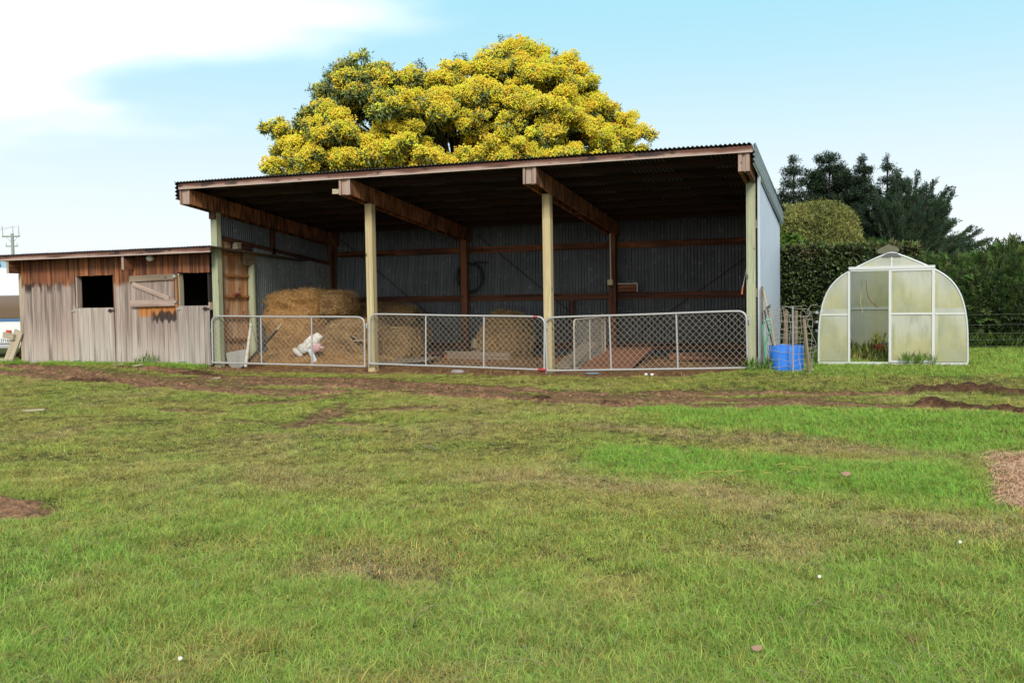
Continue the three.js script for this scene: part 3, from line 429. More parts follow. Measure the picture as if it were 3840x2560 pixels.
{ // D-shaped metal plate, pipes and sticks at the left gate
  const sh = new THREE.Shape(); sh.moveTo(-0.27, 0.33); sh.lineTo(0.24, 0.415); sh.lineTo(0.27, 0.38); sh.quadraticCurveTo(0.28, 0.12, 0.13, 0.03); sh.quadraticCurveTo(-0.02, -0.03, -0.15, 0.04); sh.quadraticCurveTo(-0.24, 0.12, -0.27, 0.33);
  const g = new THREE.ExtrudeGeometry(sh, { depth: 0.012, bevelEnabled: true, bevelSize: 0.004, bevelThickness: 0.004, bevelSegments: 1, curveSegments: 12 }), p = g.attributes.position; for (let i = 0; i < p.count; i++) p.setZ(i, p.getZ(i) + p.getX(i) ** 2 * 0.6); g.computeVertexNormals(); g.rotateX(-0.22);
  const o = solo('scoop_plate', g, std({ map: ironTex(36, S8(170, 168, 160), S8(140, 138, 130), 0.15), metalness: 0.15, roughness: 0.6 }), 'grey D-shaped metal plate leaning by the boarded wall', 'metal plate'); o.position.set(-9.75, 0.03, -0.2);
}
solo('white_pipe', [rod([-9.525, 0.07, -0.2], [-9.405, 0.99, -0.28], 0.036, 0.036, 12)], std({ color: new THREE.Color(0.66, 0.60, 0.50), roughness: 0.5 }), 'thick white plastic pipe leaning upright inside the left gate', 'pipe');
{ const t = thing('black_pole', [-9.66, 0.08, -0.36], 'black pole with a pale tip slanting across the hay', 'pole'); part(t, 'shaft', rod([0, 0, 0], [0.69, 0.77, -0.24], 0.033, 0.028, 10), M.black); part(t, 'tip', rod([0.69, 0.77, -0.24], [0.78, 0.90, -0.27], 0.026, 0.02, 10), M.paleboard); part(t, 'end_cap', rod([-0.16, -0.035, 0.08], [0.0, 0.0, 0], 0.03, 0.03, 10), M.white); }
solo('thin_stick', [rod([-9.44, 0.12, -0.62], [-9.68, 1.26, -0.6], 0.009, 0.007, 6)], M.greyplank, 'thin grey stick leaning between the white pipe and the hay', 'stick');
{ const t = thing('pallet', [-7.0, 0.06, -3.9], 'brown timber pallet lying in the middle bay', 'pallet'); for (let k = 0; k < 5; k++) part(t, 'slat', ext(-0.75, 0.75, 0.11, 0.13, -0.45 + k * 0.2, -0.31 + k * 0.2), M.dkbrown); for (const x of [-0.7, -0.2, 0.3, 0.7]) part(t, 'bearer', ext(x - 0.045, x + 0.045, 0, 0.108, -0.45, 0.49), M.brown); }
solo('warped_sheet', (() => { const g = new THREE.BoxGeometry(1.15, 0.02, 1.5, 10, 1, 4), p = g.attributes.position; for (let i = 0; i < p.count; i++) p.setY(i, p.getY(i) + 0.07 * Math.max(0, p.getX(i) + 0.1) ** 1.5 + 0.02); g.computeVertexNormals(); return boxProject(g).rotateY(0.25).translate(-6.55, 0.09, -2.0); })(), M.greyplank, 'warped grey board lying behind the middle gate', 'board');
for (const [i, a] of [[[-6.3, 0.13, -3.45], [-4.6, 0.12, -3.15], 'long grey plank on the floor before the round bale'], [[-5.9, 0.09, -3.6], [-5.0, 0.25, -3.55], 'short grey plank leaning on the floor planks']].entries()) solo('floor_plank', [bar(a[0], a[1], 0.22, 0.04)], M.greyplank, a[2], 'plank');
solo('concrete_block', lump(-5.98, 0.36, -4.45, 0.09, 0.14, 0.09, { e: 5, amp: 0.02, seed: 8, seg: 8, shape: (x, y, z) => [x * (1 - y * 1.6), y, z * (1 - y * 1.6)] }), M.paleboard, 'pale wedge-shaped block at the foot of the second rear post', 'block');
solo('floor_sheet', (() => { const g = boxUV(1.0, 0.025, 2.9); g.rotateX(0.075).rotateY(0.08).translate(-1.83, 0.2, -2.1); return g; })(), wood(woodTex(23, S8(150, 98, 68), S8(122, 76, 50), S8(104, 66, 46), { blotch: 0.3, streak: 0.1, knots: 0 })), 'orange-brown sheet of plywood lying in the right bay', 'plywood sheet');
solo('leaning_plank', [bar([-2.52, 0.10, -0.5], [-2.58, 0.46, -2.7], 0.34, 0.05)], M.greyplank, 'broad grey-brown plank sloping up under the inner gate', 'plank');
solo('floor_beam', [bar([-1.0, 0.16, -3.2], [0.85, 0.17, -3.15], 0.14, 0.14)], M.brown, 'squared brown timber lying along the right bay floor', 'beam');
solo('dark_post', [ext(-3.70, -3.62, 0.1, 1.36, -4.93, -4.85)], M.dkbrown, 'thin dark timber standing on the back wall under the middle rail', 'post');

// ---------------------------------------------------------------- barrel, netting and odds and ends at the right corner
{ const t = thing('blue_barrel', [1.69, 0.1, 0.22], 'bright blue plastic barrel with its top cut off', 'barrel'); const pr = [[0, 0.0], [0.262, 0], [0.28, 0.03], [0.285, 0.12], [0.291, 0.15], [0.285, 0.18], [0.285, 0.33], [0.291, 0.36], [0.285, 0.39], [0.282, 0.47], [0.274, 0.475], [0.27, 0.46], [0.27, 0.05], [0, 0.04]].map((p) => new THREE.Vector2(...p));
  part(t, 'shell', new THREE.LatheGeometry(pr, 40), std({ color: new THREE.Color(0.03, 0.20, 0.74), roughness: 0.45 })); }
{ const t = thing('netting_roll', [1.75, 0.12, 0.3], 'tangled roll of rusty wire netting standing round the blue barrel', 'wire netting'); const r = rng(55), g = [], R = (a, y) => 0.36 + 0.05 * Math.sin(a * 3 + y * 5) + 0.03 * Math.sin(a * 7 - y * 9);
  for (let j = 0; j < 11; j++) { const y = 0.04 + j * 0.105, a0 = r() * 6, sp = 5.2 + r() * 1.1, pts = []; for (let k = 0; k <= 22; k++) { const a = a0 + k / 22 * sp, q = R(a, y) + (r() - 0.5) * 0.025; pts.push([Math.cos(a) * q, y + (r() - 0.5) * 0.03 + 0.03 * Math.sin(a * 2 + j), Math.sin(a) * q]); } g.push(tube(pts, 0.0037, 70, 4)); }
  for (let j = 0; j < 13; j++) { const a = j / 13 * 6.283, pts = []; for (let k = 0; k <= 7; k++) { const y = k / 7 * (0.9 + r() * 0.25), q = R(a, y) + (r() - 0.5) * 0.03; pts.push([Math.cos(a + (r() - 0.5) * 0.08) * q, y, Math.sin(a) * q]); } g.push(tube(pts, 0.0037, 26, 4)); }
  for (let j = 0; j < 7; j++) { const a = r() * 6.28, pts = [[Math.cos(a) * 0.33, 0.85 + r() * 0.2, Math.sin(a) * 0.33]]; for (let k = 0; k < 3; k++) pts.push([pts[k][0] + (r() - 0.4) * 0.22, pts[k][1] + (r() - 0.35) * 0.12, pts[k][2] + (r() - 0.5) * 0.2]); g.push(tube(pts, 0.004, 16, 4)); }
  part(t, 'wires', g, std({ color: new THREE.Color(0.36, 0.31, 0.25), roughness: 0.7 })); }
solo('fence_standard', [ext(1.825, 1.852, 0.05, 1.24, 0.69, 0.71), ext(1.835, 1.842, 0.05, 1.24, 0.711, 0.73)], std({ color: new THREE.Color(0.30, 0.31, 0.31), roughness: 0.6 }), 'upright grey steel fence standard in front of the barrel', 'fence standard');
solo('grey_stake', [rod([2.09, 0.08, 0.55], [2.0, 1.03, 0.5], 0.032, 0.026, 10)], M.greyplank, 'round grey stake leaning right of the blue barrel', 'stake');
solo('long_stick', [tube([[1.52, 0.4, 0.18], [1.47, 0.75, 0.17], [1.42, 1.05, 0.16], [1.36, 1.27, 0.14], [1.31, 1.5, 0.10]], 0.02, 30, 7)], M.paleboard, 'crooked pale stick leaning out of the blue barrel', 'stick');
solo('grey_batten', [ext(1.262, 1.295, 0.08, 1.58, 0.03, 0.09)], M.greyplank, 'grey batten standing against the shed corner', 'batten');
{ const t = thing('standpipe', [1.36, 0.12, 0.16], 'black water pipe with a tap at the shed corner', 'standpipe'); part(t, 'pipe', tube([[-0.03, 1.06, 0.03], [0.0, 0.86, 0.03], [0.05, 0.68, 0.03], [0.09, 0.5, 0.03], [0.12, 0.05, 0.02]], 0.013, 30, 7), M.black); part(t, 'tap', [rod([-0.03, 1.07, 0.04], [0.07, 1.11, 0.05], 0.016, 0.014, 8), rod([0.035, 1.05, 0.06], [0.055, 1.0, 0.06], 0.015, 0.012, 8), rod([0.02, 1.12, 0.05], [0.08, 1.14, 0.05], 0.008, 0.008, 6)], M.dark); part(t, 'fitting', [rod([-0.035, 1.06, 0.05], [0.0, 1.08, 0.05], 0.019, 0.019, 8), rod([0.05, 1.02, 0.06], [0.06, 0.98, 0.06], 0.017, 0.017, 8)], M.galv); }
{ const t = thing('green_hose', [1.34, 0.15, 0.25], 'green garden hose hanging in a loop by the shed corner', 'hose'); const hm = std({ color: new THREE.Color(0.06, 0.36, 0.16), roughness: 0.5 }); part(t, 'hose_run', [tube([[0.06, 0.86, 0], [0.01, 0.83, 0], [-0.03, 0.77, 0], [-0.04, 0.70, 0], [-0.02, 0.57, 0], [-0.01, 0.44, 0], [-0.01, 0.31, 0], [0.02, 0.17, 0.01], [0.06, 0.06, 0.03], [0.12, -0.03, 0.08]], 0.011, 60, 7), tube([[0.11, 0.79, 0.01], [0.1, 0.71, 0.02], [0.06, 0.59, 0.02], [0.02, 0.48, 0.01], [0.0, 0.35, 0.01], [0.01, 0.2, 0.02]], 0.011, 40, 7)], hm); part(t, 'connector', [rod([0.03, 0.86, 0], [0.09, 0.86, 0], 0.02, 0.02, 8)], std({ color: new THREE.Color(0.16, 0.5, 0.36) })); }

// ---------------------------------------------------------------- greenhouse
const ghTex = (seed, g, dens) => pixelTex(256, 256, (u, v) => { const a = fbm(u * 1.7, v * 1.3, 4, seed) * 0.75 + fbm(u * 9, v * 9, 3, seed + 2) * 0.25, s = fbm(u * 40, v * 2, 3, seed + 4); let c = mixc(S8(212, 211, 196), S8(204, 197, 146), sstep(0.3, 0.75, a * 0.7 + (1 - v) * 0.35 * g)); c = mixc(c, S8(196, 190, 124), sstep(0.42, 0.85, a) * (1 - v * 0.6) * 0.6 * g); c = mixc(c, S8(170, 176, 168), sstep(0.5, 0.8, fbm(u * 1.5 + 4, v * 1.5, 4, seed + 9)) * 0.45); c = mixc(c, S8(120, 122, 84), sstep(0.45, 0.9, fbm(u * 7, v * 3, 5, seed + 15)) * 0.22 * g); c = mixc(c, S8(110, 116, 70), (sstep(0.2, 0.0, v) * 0.25) * g * fbm(u * 12, 2, 3, seed + 18)); return mixc(c, S8(180, 175, 140), s * 0.3); }, { mw: 1, mh: 1 });
const pane = (seed, g, rough) => new THREE.MeshPhysicalMaterial({ map: ghTex(seed, g), transmission: 0.42, roughness: rough, thickness: 0, side: THREE.DoubleSide });
const M_clearish = pane(91, 0.6, 0.72), M_rear = new THREE.MeshPhysicalMaterial({ map: ghTex(95, 0.8), transmission: 0.34, roughness: 0.8, thickness: 0, side: THREE.DoubleSide }), M_algae = pane(92, 1.3, 0.86), M_algae2 = pane(93, 1.5, 0.9), M_alu = std({ color: new THREE.Color(0.60, 0.61, 0.58), roughness: 0.4, metalness: 0.15 }), M_ghroof = new THREE.MeshPhysicalMaterial({ color: new THREE.Color(0.86, 0.85, 0.76), transmission: 0.9, roughness: 0.85, thickness: 0, side: THREE.DoubleSide });
const GHY = 0.155;
const gh = thing('greenhouse', [2.13, GHY, -1.22], 'small arched polycarbonate greenhouse with a white frame and open door', 'greenhouse', null, 0.028);
{
  const W = 2.475, D = 3.0, prof = [[0, 0.05], [0.003, 0.45], [0.012, 0.68], [0.04, 0.92], [0.095, 1.16], [0.2, 1.385], [0.34, 1.545], [0.53, 1.675], [0.66, 1.745], [1.06, 1.93], [1.2375, 1.985]], full = [...prof, ...prof.slice(0, -1).reverse().map(([x, y]) => [W - x, y])];
  const archAt = (x) => { for (let i = 1; i < full.length; i++) if (x <= full[i][0] + 1e-9 && full[i][0] > full[i - 1][0]) { const t = (x - full[i - 1][0]) / (full[i][0] - full[i - 1][0]); return mix(full[i - 1][1], full[i][1], clamp(t)); } return 0.05; };
  const strip = (z, w = 0.034) => tube(full.map(([x, y]) => [x, y, z]), w * 0.5, 90, 6);
  part(gh, 'arch_rib', strip(0), M_alu); part(gh, 'arch_rib', strip(-D), M_alu); for (const z of [-D / 3, -2 * D / 3]) part(gh, 'arch_rib', strip(z, 0.025), M_alu);
  // curved skin
  const P = [], U = [], I = []; full.forEach(([x, y], i) => { P.push(x, y, -0.01, x, y, -D + 0.01); U.push(0, i * 0.2, D, i * 0.2); }); for (let i = 0; i < full.length - 1; i++) I.push(i * 2, i * 2 + 1, i * 2 + 2, i * 2 + 1, i * 2 + 3, i * 2 + 2); const sg = new THREE.BufferGeometry(); sg.setAttribute('position', new THREE.Float32BufferAttribute(P, 3)); sg.setAttribute('uv', new THREE.Float32BufferAttribute(U, 2)); sg.setIndex(I); sg.computeVertexNormals(); part(gh, 'skin', sg, M_ghroof);
  // end walls
  const panel = (x0, x1, y0, y1, z, mat, name = 'pane') => { const s = new THREE.Shape(), n = 14; s.moveTo(x0, y0); s.lineTo(x1, y0); for (let k = 0; k <= n; k++) { const x = mix(x1, x0, k / n); s.lineTo(x, Math.max(y0, Math.min(y1, archAt(clamp(x, 0.0001, W - 0.0001)) - 0.01))); } return part(gh, name, new THREE.ShapeGeometry(s).translate(0, 0, z), mat); };
  const E = (x0, x1, y0, y1, z0, z1, name, m = M_alu) => part(gh, name, ext(x0, x1, y0, y1, z0, z1), m);
  panel(0.012, 0.51, 0.06, 0.90, 0, M_algae); panel(0.04, 0.51, 0.90, 1.66, 0, M_clearish); panel(1.945, W - 0.012, 0.06, 0.90, 0, M_algae); panel(1.945, W - 0.04, 0.90, 1.66, 0, M_clearish);
  panel(0.62, 1.22, 1.745, 1.98, 0.002, M_clearish, 'gable_pane'); panel(1.255, 1.86, 1.745, 1.98, 0.002, M_clearish, 'gable_pane');
  E(0, W, 0.0, 0.05, -0.03, 0.03, 'sill'); E(0.506, 0.545, 0.052, 1.672, -0.02, 0.02, 'door_post'); E(1.905, 1.945, 0.052, 1.672, -0.02, 0.022, 'door_post'); E(0.52, 1.945, 1.70, 1.75, -0.02, 0.05, 'door_track'); E(0.55, 1.93, 1.672, 1.697, -0.02, 0.035, 'door_track'); E(1.222, 1.253, 1.752, 1.95, -0.015, 0.018, 'gable_post');
  E(0.05, 0.50, 0.885, 0.912, -0.012, 0.012, 'midrail'); E(1.95, W - 0.05, 0.885, 0.912, -0.012, 0.012, 'midrail');
  // sliding leaf, pushed right
  const dl = new THREE.Group(); dl.name = 'sliding_door'; dl.position.set(1.2, 0.05, 0.035); gh.add(dl);
  part(dl, 'stile', ext(-0.01, 0.035, 0, 1.64, -0.01, 0.02), M_alu); part(dl, 'stile', ext(0.695, 0.735, 0, 1.64, -0.01, 0.02), M_alu); part(dl, 'rail', ext(0.036, 0.694, 0.0, 0.035, -0.008, 0.017), M_alu); part(dl, 'rail', ext(0.036, 0.694, 0.84, 0.872, -0.008, 0.019), M_alu); part(dl, 'rail', ext(0.036, 0.694, 1.61, 1.64, -0.008, 0.017), M_alu);
  part(dl, 'door_pane', new THREE.PlaneGeometry(0.66, 0.8).translate(0.365, 0.44, 0), M_algae2); part(dl, 'door_pane', new THREE.PlaneGeometry(0.66, 0.74).translate(0.365, 1.241, 0), M_algae); part(dl, 'handle', ext(-0.11, -0.012, 0.315, 0.345, 0.0, 0.03), M.black);
  // rear end wall
  panel(0.012, W / 2, 0.06, 1.9, -D, M_rear, 'rear_pane'); panel(W / 2 + 0.001, W - 0.012, 0.06, 1.9, -D, M_rear, 'rear_pane'); E(1.31, 1.36, 0.4, 1.75, -D + 0.005, -D + 0.04, 'rear_post'); E(0.05, W - 0.05, 0.94, 0.965, -D + 0.005, -D + 0.03, 'rear_rail');
  // ridge cap and open vent
  const cap = new THREE.Shape(); cap.moveTo(-0.165, 0); cap.lineTo(-0.1, 0.055); cap.quadraticCurveTo(0, 0.09, 0.1, 0.055); cap.lineTo(0.165, 0); part(gh, 'ridge_cap', new THREE.ExtrudeGeometry(cap, { depth: 0.02, bevelEnabled: false }).translate(W / 2, 1.912, 0.01), std({ color: new THREE.Color(0.10, 0.10, 0.105), roughness: 0.5 }));
  const vent = new THREE.Group(); vent.name = 'roof_vent'; vent.position.set(W / 2 - 0.03, 2.0, -0.9); vent.userData = { label: 'smoky roof vent propped open' }; gh.add(vent); const tint = new THREE.MeshPhysicalMaterial({ color: new THREE.Color(0.20, 0.19, 0.10), transmission: 0.55, roughness: 0.55, thickness: 0, side: THREE.DoubleSide });
  part(vent, 'vent_pane', [plane3(new THREE.PlaneGeometry(0.8, 0.22), [-0.10, 0.10, 0], [0, 0, -1], [0.9, 0.45, 0]), plane3(new THREE.PlaneGeometry(0.8, 0.2), [0.09, 0.11, 0], [0, 0, -1], [-0.92, 0.38, 0])], tint);
  part(vent, 'vent_end', (() => { const s = new THREE.Shape(); s.moveTo(-0.19, 0.0); s.lineTo(-0.17, 0.08); s.lineTo(0.0, 0.16); s.lineTo(0.16, 0.09); s.lineTo(0.18, 0.04); s.lineTo(0.12, -0.03); return new THREE.ShapeGeometry(s).translate(0, 0, 0.401); })(), tint);
}
{ const t = solo('hanging_twine', [tube([[2.86, 1.68, -1.7], [2.85, 1.4, -1.7], [2.84, 1.25, -1.68], [2.87, 1.14, -1.7], [2.86, 1.06, -1.7]], 0.006, 30, 5)], std({ color: new THREE.Color(0.42, 0.36, 0.16) }), 'strand of twine hanging inside the greenhouse door', 'twine'); solo('hanging_twine', [tube([[2.93, 1.68, -2.1], [2.95, 1.42, -2.1], [3.03, 1.26, -2.1], [3.15, 1.15, -2.1]], 0.006, 24, 5)], std({ color: new THREE.Color(0.42, 0.12, 0.05) }), 'orange twine curving inside the greenhouse doorway', 'twine'); }
{ const t = thing('plant_pot', [3.15, GHY, -2.6], 'terracotta pot with a small yellow-leaved plant inside the greenhouse', 'plant pot'); part(t, 'pot', new THREE.LatheGeometry([[0, 0], [0.075, 0], [0.1, 0.18], [0.11, 0.18], [0.11, 0.21], [0.092, 0.21], [0.08, 0.04], [0, 0.04]].map((p) => new THREE.Vector2(...p)), 20).translate(0, 0.08, 0), std({ color: new THREE.Color(0.34, 0.09, 0.04) })); const r = rng(66), l = []; for (let k = 0; k < 12; k++) l.push(new THREE.PlaneGeometry(0.05, 0.12).rotateX(-0.4).rotateY(r() * 6.3).translate((r() - 0.5) * 0.22, 0.32 + r() * 0.22, (r() - 0.5) * 0.22)); part(t, 'leaves', l, std({ color: new THREE.Color(0.30, 0.30, 0.05), side: THREE.DoubleSide })); part(t, 'stem', rod([0, 0.2, 0], [0.01, 0.45, 0], 0.008, 0.005, 6), M.batten); }
// ---------------------------------------------------------------- ground: one sheet to the horizon, rutted and muddy before the shed
const polyD = (pts, x, z) => { let d = 1e9; for (let i = 0; i + 1 < pts.length; i++) { const [ax, az] = pts[i], [bx, bz] = pts[i + 1], vx = bx - ax, vz = bz - az, t = clamp(((x - ax) * vx + (z - az) * vz) / (vx * vx + vz * vz)); d = Math.min(d, Math.hypot(x - ax - vx * t, z - az - vz * t)); } return d; };
const inside = (pts, x, z) => { let c = false; for (let i = 0, j = pts.length - 1; i < pts.length; j = i++) { const [xi, zi] = pts[i], [xj, zj] = pts[j]; if ((zi > z) !== (zj > z) && x < (xj - xi) * (z - zi) / (zj - zi) + xi) c = !c; } return c; };
const sdist = (pts, x, z) => { const d = polyD([...pts, pts[0]], x, z); return inside(pts, x, z) ? d : -d; };
const LUSH = [
  [[0.65, 9.55], [0.45, 8.8], [0.75, 8.25], [1.39, 8.28], [2.03, 8.55], [3.12, 8.5], [4.02, 8.65], [3.95, 10.18], [3.42, 10.26], [2.85, 10.2], [2.18, 9.8], [1.48, 9.75], [1.08, 9.85]],
  [[0.1, 5.2], [1.51, 4.85], [3.08, 4.8], [5.6, 5.0], [5.2, 7.75], [3.66, 7.95], [2.91, 7.35], [1.83, 7.05], [1.32, 6.7]],
  [[2.15, 13.0], [2.48, 12.75], [2.75, 12.35], [3.04, 11.75], [4.6, 11.5], [4.4, 14.5], [2.79, 14.2], [2.2, 13.4]],
  [[-2.6, 12.45], [-1.73, 12.65], [-1.0, 12.66], [-0.6, 12.95], [-0.76, 13.4], [-0.03, 14.0], [0.67, 14.15], [0.6, 15.0], [-2.6, 15.0]],
  [[0.72, 13.9], [0.9, 13.7], [1.24, 13.85], [1.42, 14.2], [1.3, 14.8], [0.7, 14.6]]];
const DRY = [[[0.2, 6.9], [1.41, 7.35], [2.28, 7.45], [3.11, 7.9], [4.2, 8.3]], [[0.3, 10.1], [1.4, 10.15], [1.89, 10.2], [2.59, 10.75], [3.4, 11.1], [4.4, 11.0]], [[0.4, 12.9], [1.3, 13.1], [1.9, 13.7]], [[-1.7, 13.3], [-1.4, 13.7], [-0.9, 14.2]]];
const STRAW = [[4.12, 8.15], [4.9, 7.9], [4.9, 10.6], [4.09, 10.3], [3.92, 10.15], [4.0, 9.26]], MUDPATCH = [[-3.6, 11.85], [-2.67, 11.98], [-2.26, 12.13], [-2.16, 12.32], [-2.41, 12.5], [-3.6, 12.5]];
const TRACK = [ // polyline, half width, strength
  [[[-16, 1.3], [-14.08, 1.95], [-12.11, 2.5], [-10.13, 3.1], [-8.94, 3.36]], 0.22, 0.9], [[[-15, 0.75], [-13.9, 1.11], [-11.19, 2.3], [-8.67, 3.4], [-6.83, 4.0], [-5.56, 4.4], [-5.0, 4.15]], 0.42, 0.95],
  [[[-11.8, 0.85], [-9.66, 1.3], [-7.76, 1.75], [-6.29, 1.8], [-4.79, 2.17], [-3.24, 2.86], [-1.55, 3.40], [-0.23, 3.36], [1.27, 2.95], [2.48, 2.97], [3.34, 2.79]], 0.30, 1.0],
  [[[-8.95, 1.86], [-6.52, 2.85], [-4.65, 3.25], [-3.2, 3.85], [-1.56, 4.45], [-0.19, 4.75], [1.0, 4.75], [2.03, 4.45], [3.08, 4.33], [3.8, 4.2]], 0.28, 1.0],
  [[[-7.5, 2.0], [-5, 2.6], [-3.9, 3.1], [-2.4, 3.7], [-0.5, 4.05], [1.2, 3.9], [2.4, 3.75]], 0.45, 0.72], [[[-13.5, 1.9], [-11, 2.0], [-9, 2.6], [-7, 3.2]], 0.4, 0.6], [[[-5.26, 5.78], [-4.67, 5.36], [-4.39, 4.5]], 0.22, 0.75], [[[-5.84, 6.65], [-5.07, 6.72]], 0.14, 0.8], [[[-3.07, 6.05], [-2.56, 5.83], [-1.98, 5.72]], 0.12, 1.0], [[[-5.9, 8.06], [-5.14, 7.94], [-4.37, 7.6], [-3.67, 7.5]], 0.12, 0.6], [[[-3.1, 7.7], [-3.4, 6.7], [-3.82, 5.47]], 0.2, 0.65], [[[-2.9, 7.45], [-2.55, 7.38]], 0.1, 0.9], [[[-6.8, 5.9], [-6.2, 6.0]], 0.14, 0.6]];
const MOUND = [[[[3.72, 2.4], [4.19, 2.5], [4.71, 2.75], [5.4, 2.95]], 0.17, 0.12], [[[3.7, 4.15], [4.08, 4.25], [4.44, 4.5], [5.2, 4.75]], 0.14, 0.09], [[[-1.35, 4.3], [-1.2, 4.35]], 0.1, 0.07], [[[-0.25, 4.72], [-0.1, 4.75]], 0.1, 0.07], [[[-11.2, 2.9], [-10.3, 3.15]], 0.2, 0.07], [[[-9.9, 1.2], [-9.2, 1.3]], 0.16, 0.05]];
function mud(x, z) {
  if (z > 13 || z < -7) return 0; let m = 0; const wob = (fbm(x * 1.7, z * 2.6, 4, 201) - 0.5) * 0.75, hole = fbm(x * 1.1 + 5, z * 3.1, 4, 202);
  for (const [p, w, s] of TRACK) { const d = polyD(p, x, z); if (d < w + 0.6) m = Math.max(m, s * sstep(w + 0.10, w - 0.14, d + wob * 0.55) * sstep(0.28, 0.44, hole + 0.13)); }
  for (const [p, w] of MOUND) { const d = polyD(p, x, z); if (d < w + 0.4) m = Math.max(m, sstep(w + 0.05, w - 0.08, d + wob * 0.25)); }
  m = Math.max(m, sstep(-0.10, 0.06, sdist(MUDPATCH, x, z) + wob * 0.25)); return clamp(m);
}
const apron = (x, z) => Math.max(sstep(0.80, 0.36, z + (fbm(x * 1.3, z, 3, 205) - 0.5) * 0.6 + 0.35 * sstep(-0.6, 0.8, x)) * sstep(-10.3, -10.0, x) * sstep(1.3, 0.7, x), 0) * (z < -5.1 ? 0 : 1);   // bare trodden earth before and inside the shed
function lush(x, z) {
  let l = 0; const w = (fbm(x * 1.9, z * 1.9, 4, 211) - 0.5) * 0.9; for (const p of LUSH) { const s = sdist(p, x, z); if (s > -0.8) l = Math.max(l, sstep(-0.34, 0.34, s + w)); } l = Math.max(l, 0.8 * sstep(11.0, 12.6, z + w) * sstep(0.38, 0.58, fbm(x * 1.1 + 9, z * 1.1, 4, 215)));
  if (x < -10.1) l = Math.max(l, sstep(1.0, 0.5, z + w * 0.3) * sstep(-2, -1, z) * 0.95); if (x > -0.4) l = Math.max(l, 0.75 * sstep(1.4, 0.5, z + w * 1.4 + 0.5 * sstep(1.2, -0.4, x)) * sstep(0.0, 1.0, x + w)); if (z < -3) l = Math.max(l, 0.8);
  return clamp(l * (0.75 + 0.5 * fbm(x * 3, z * 3, 3, 214)));
}
function dry(x, z) { let d = 0; const w = (fbm(x * 2.2, z * 2.2, 4, 221) - 0.5); for (const p of DRY) { const q = polyD(p, x, z); d = Math.max(d, 0.85 * sstep(0.55, 0.1, q + w * 0.6)); } d = Math.max(d, sstep(0.50, 0.72, fbm(x * 0.75 + 3, z * 0.75, 5, 224)) * 0.55); return clamp(d); }
const strawy = (x, z) => sstep(-0.1, 0.1, sdist(STRAW, x, z) + (fbm(x * 5, z * 5, 3, 226) - 0.5) * 0.3);
const level = (x, z) => 0.02 + 0.11 * sstep(-9.3, -10.8, x) * sstep(3.0, 0.5, z) + 0.12 * sstep(-0.4, 1.25, x) * sstep(3.4, 0.4, z) + 0.04 * sstep(0.2, -3, z) * sstep(-10.3, -9.5, x);
function gy(x, z) {
  let y = level(x, z); if (Math.abs(x) > 60 || z < -60 || z > 30) return y; const a = apron(x, z); y += (fbm(x * 0.9, z * 0.9, 3, 231) - 0.5) * 0.06 * (1 - a) * sstep(-0.2, 1.2, z) + (fbm(x * 3.3, z * 3.3, 3, 232) - 0.5) * 0.03 * (1 - 0.5 * a);
  const m = mud(x, z); if (m > 0) { y += m * ((fbm(x * 2.6, z * 7, 4, 233) - 0.62) * 0.15 + (fbm(x * 11, z * 13, 3, 234) - 0.5) * 0.075); for (const [p, w, h] of MOUND) { const d = polyD(p, x, z); if (d < w * 1.3) y += h * sstep(w * 1.2, w * 0.2, d) * (0.45 + 1.0 * fbm(x * 7, z * 9, 4, 236)); } }
  return y;
}
const C_OLIVE = [0.230, 0.230, 0.058], C_LUSH = [0.136, 0.256, 0.036], C_GREEN = [0.166, 0.242, 0.046], C_DRY = [0.275, 0.228, 0.092], C_MUD = [0.33, 0.178, 0.098], C_EARTH = [0.33, 0.185, 0.10], C_STRAW = [0.46, 0.23, 0.125];
function turf(x, z) { let c = mixc(C_OLIVE, C_DRY, dry(x, z)); c = mixc(c, [0.185, 0.262, 0.042], sstep(0.42, 0.66, fbm(x * 1.4, z * 1.4 + 8, 4, 241)) * 0.5); return mixc(c, mixc(C_LUSH, C_GREEN, 0.7 * sstep(10.6, 12, z)), lush(x, z)); }
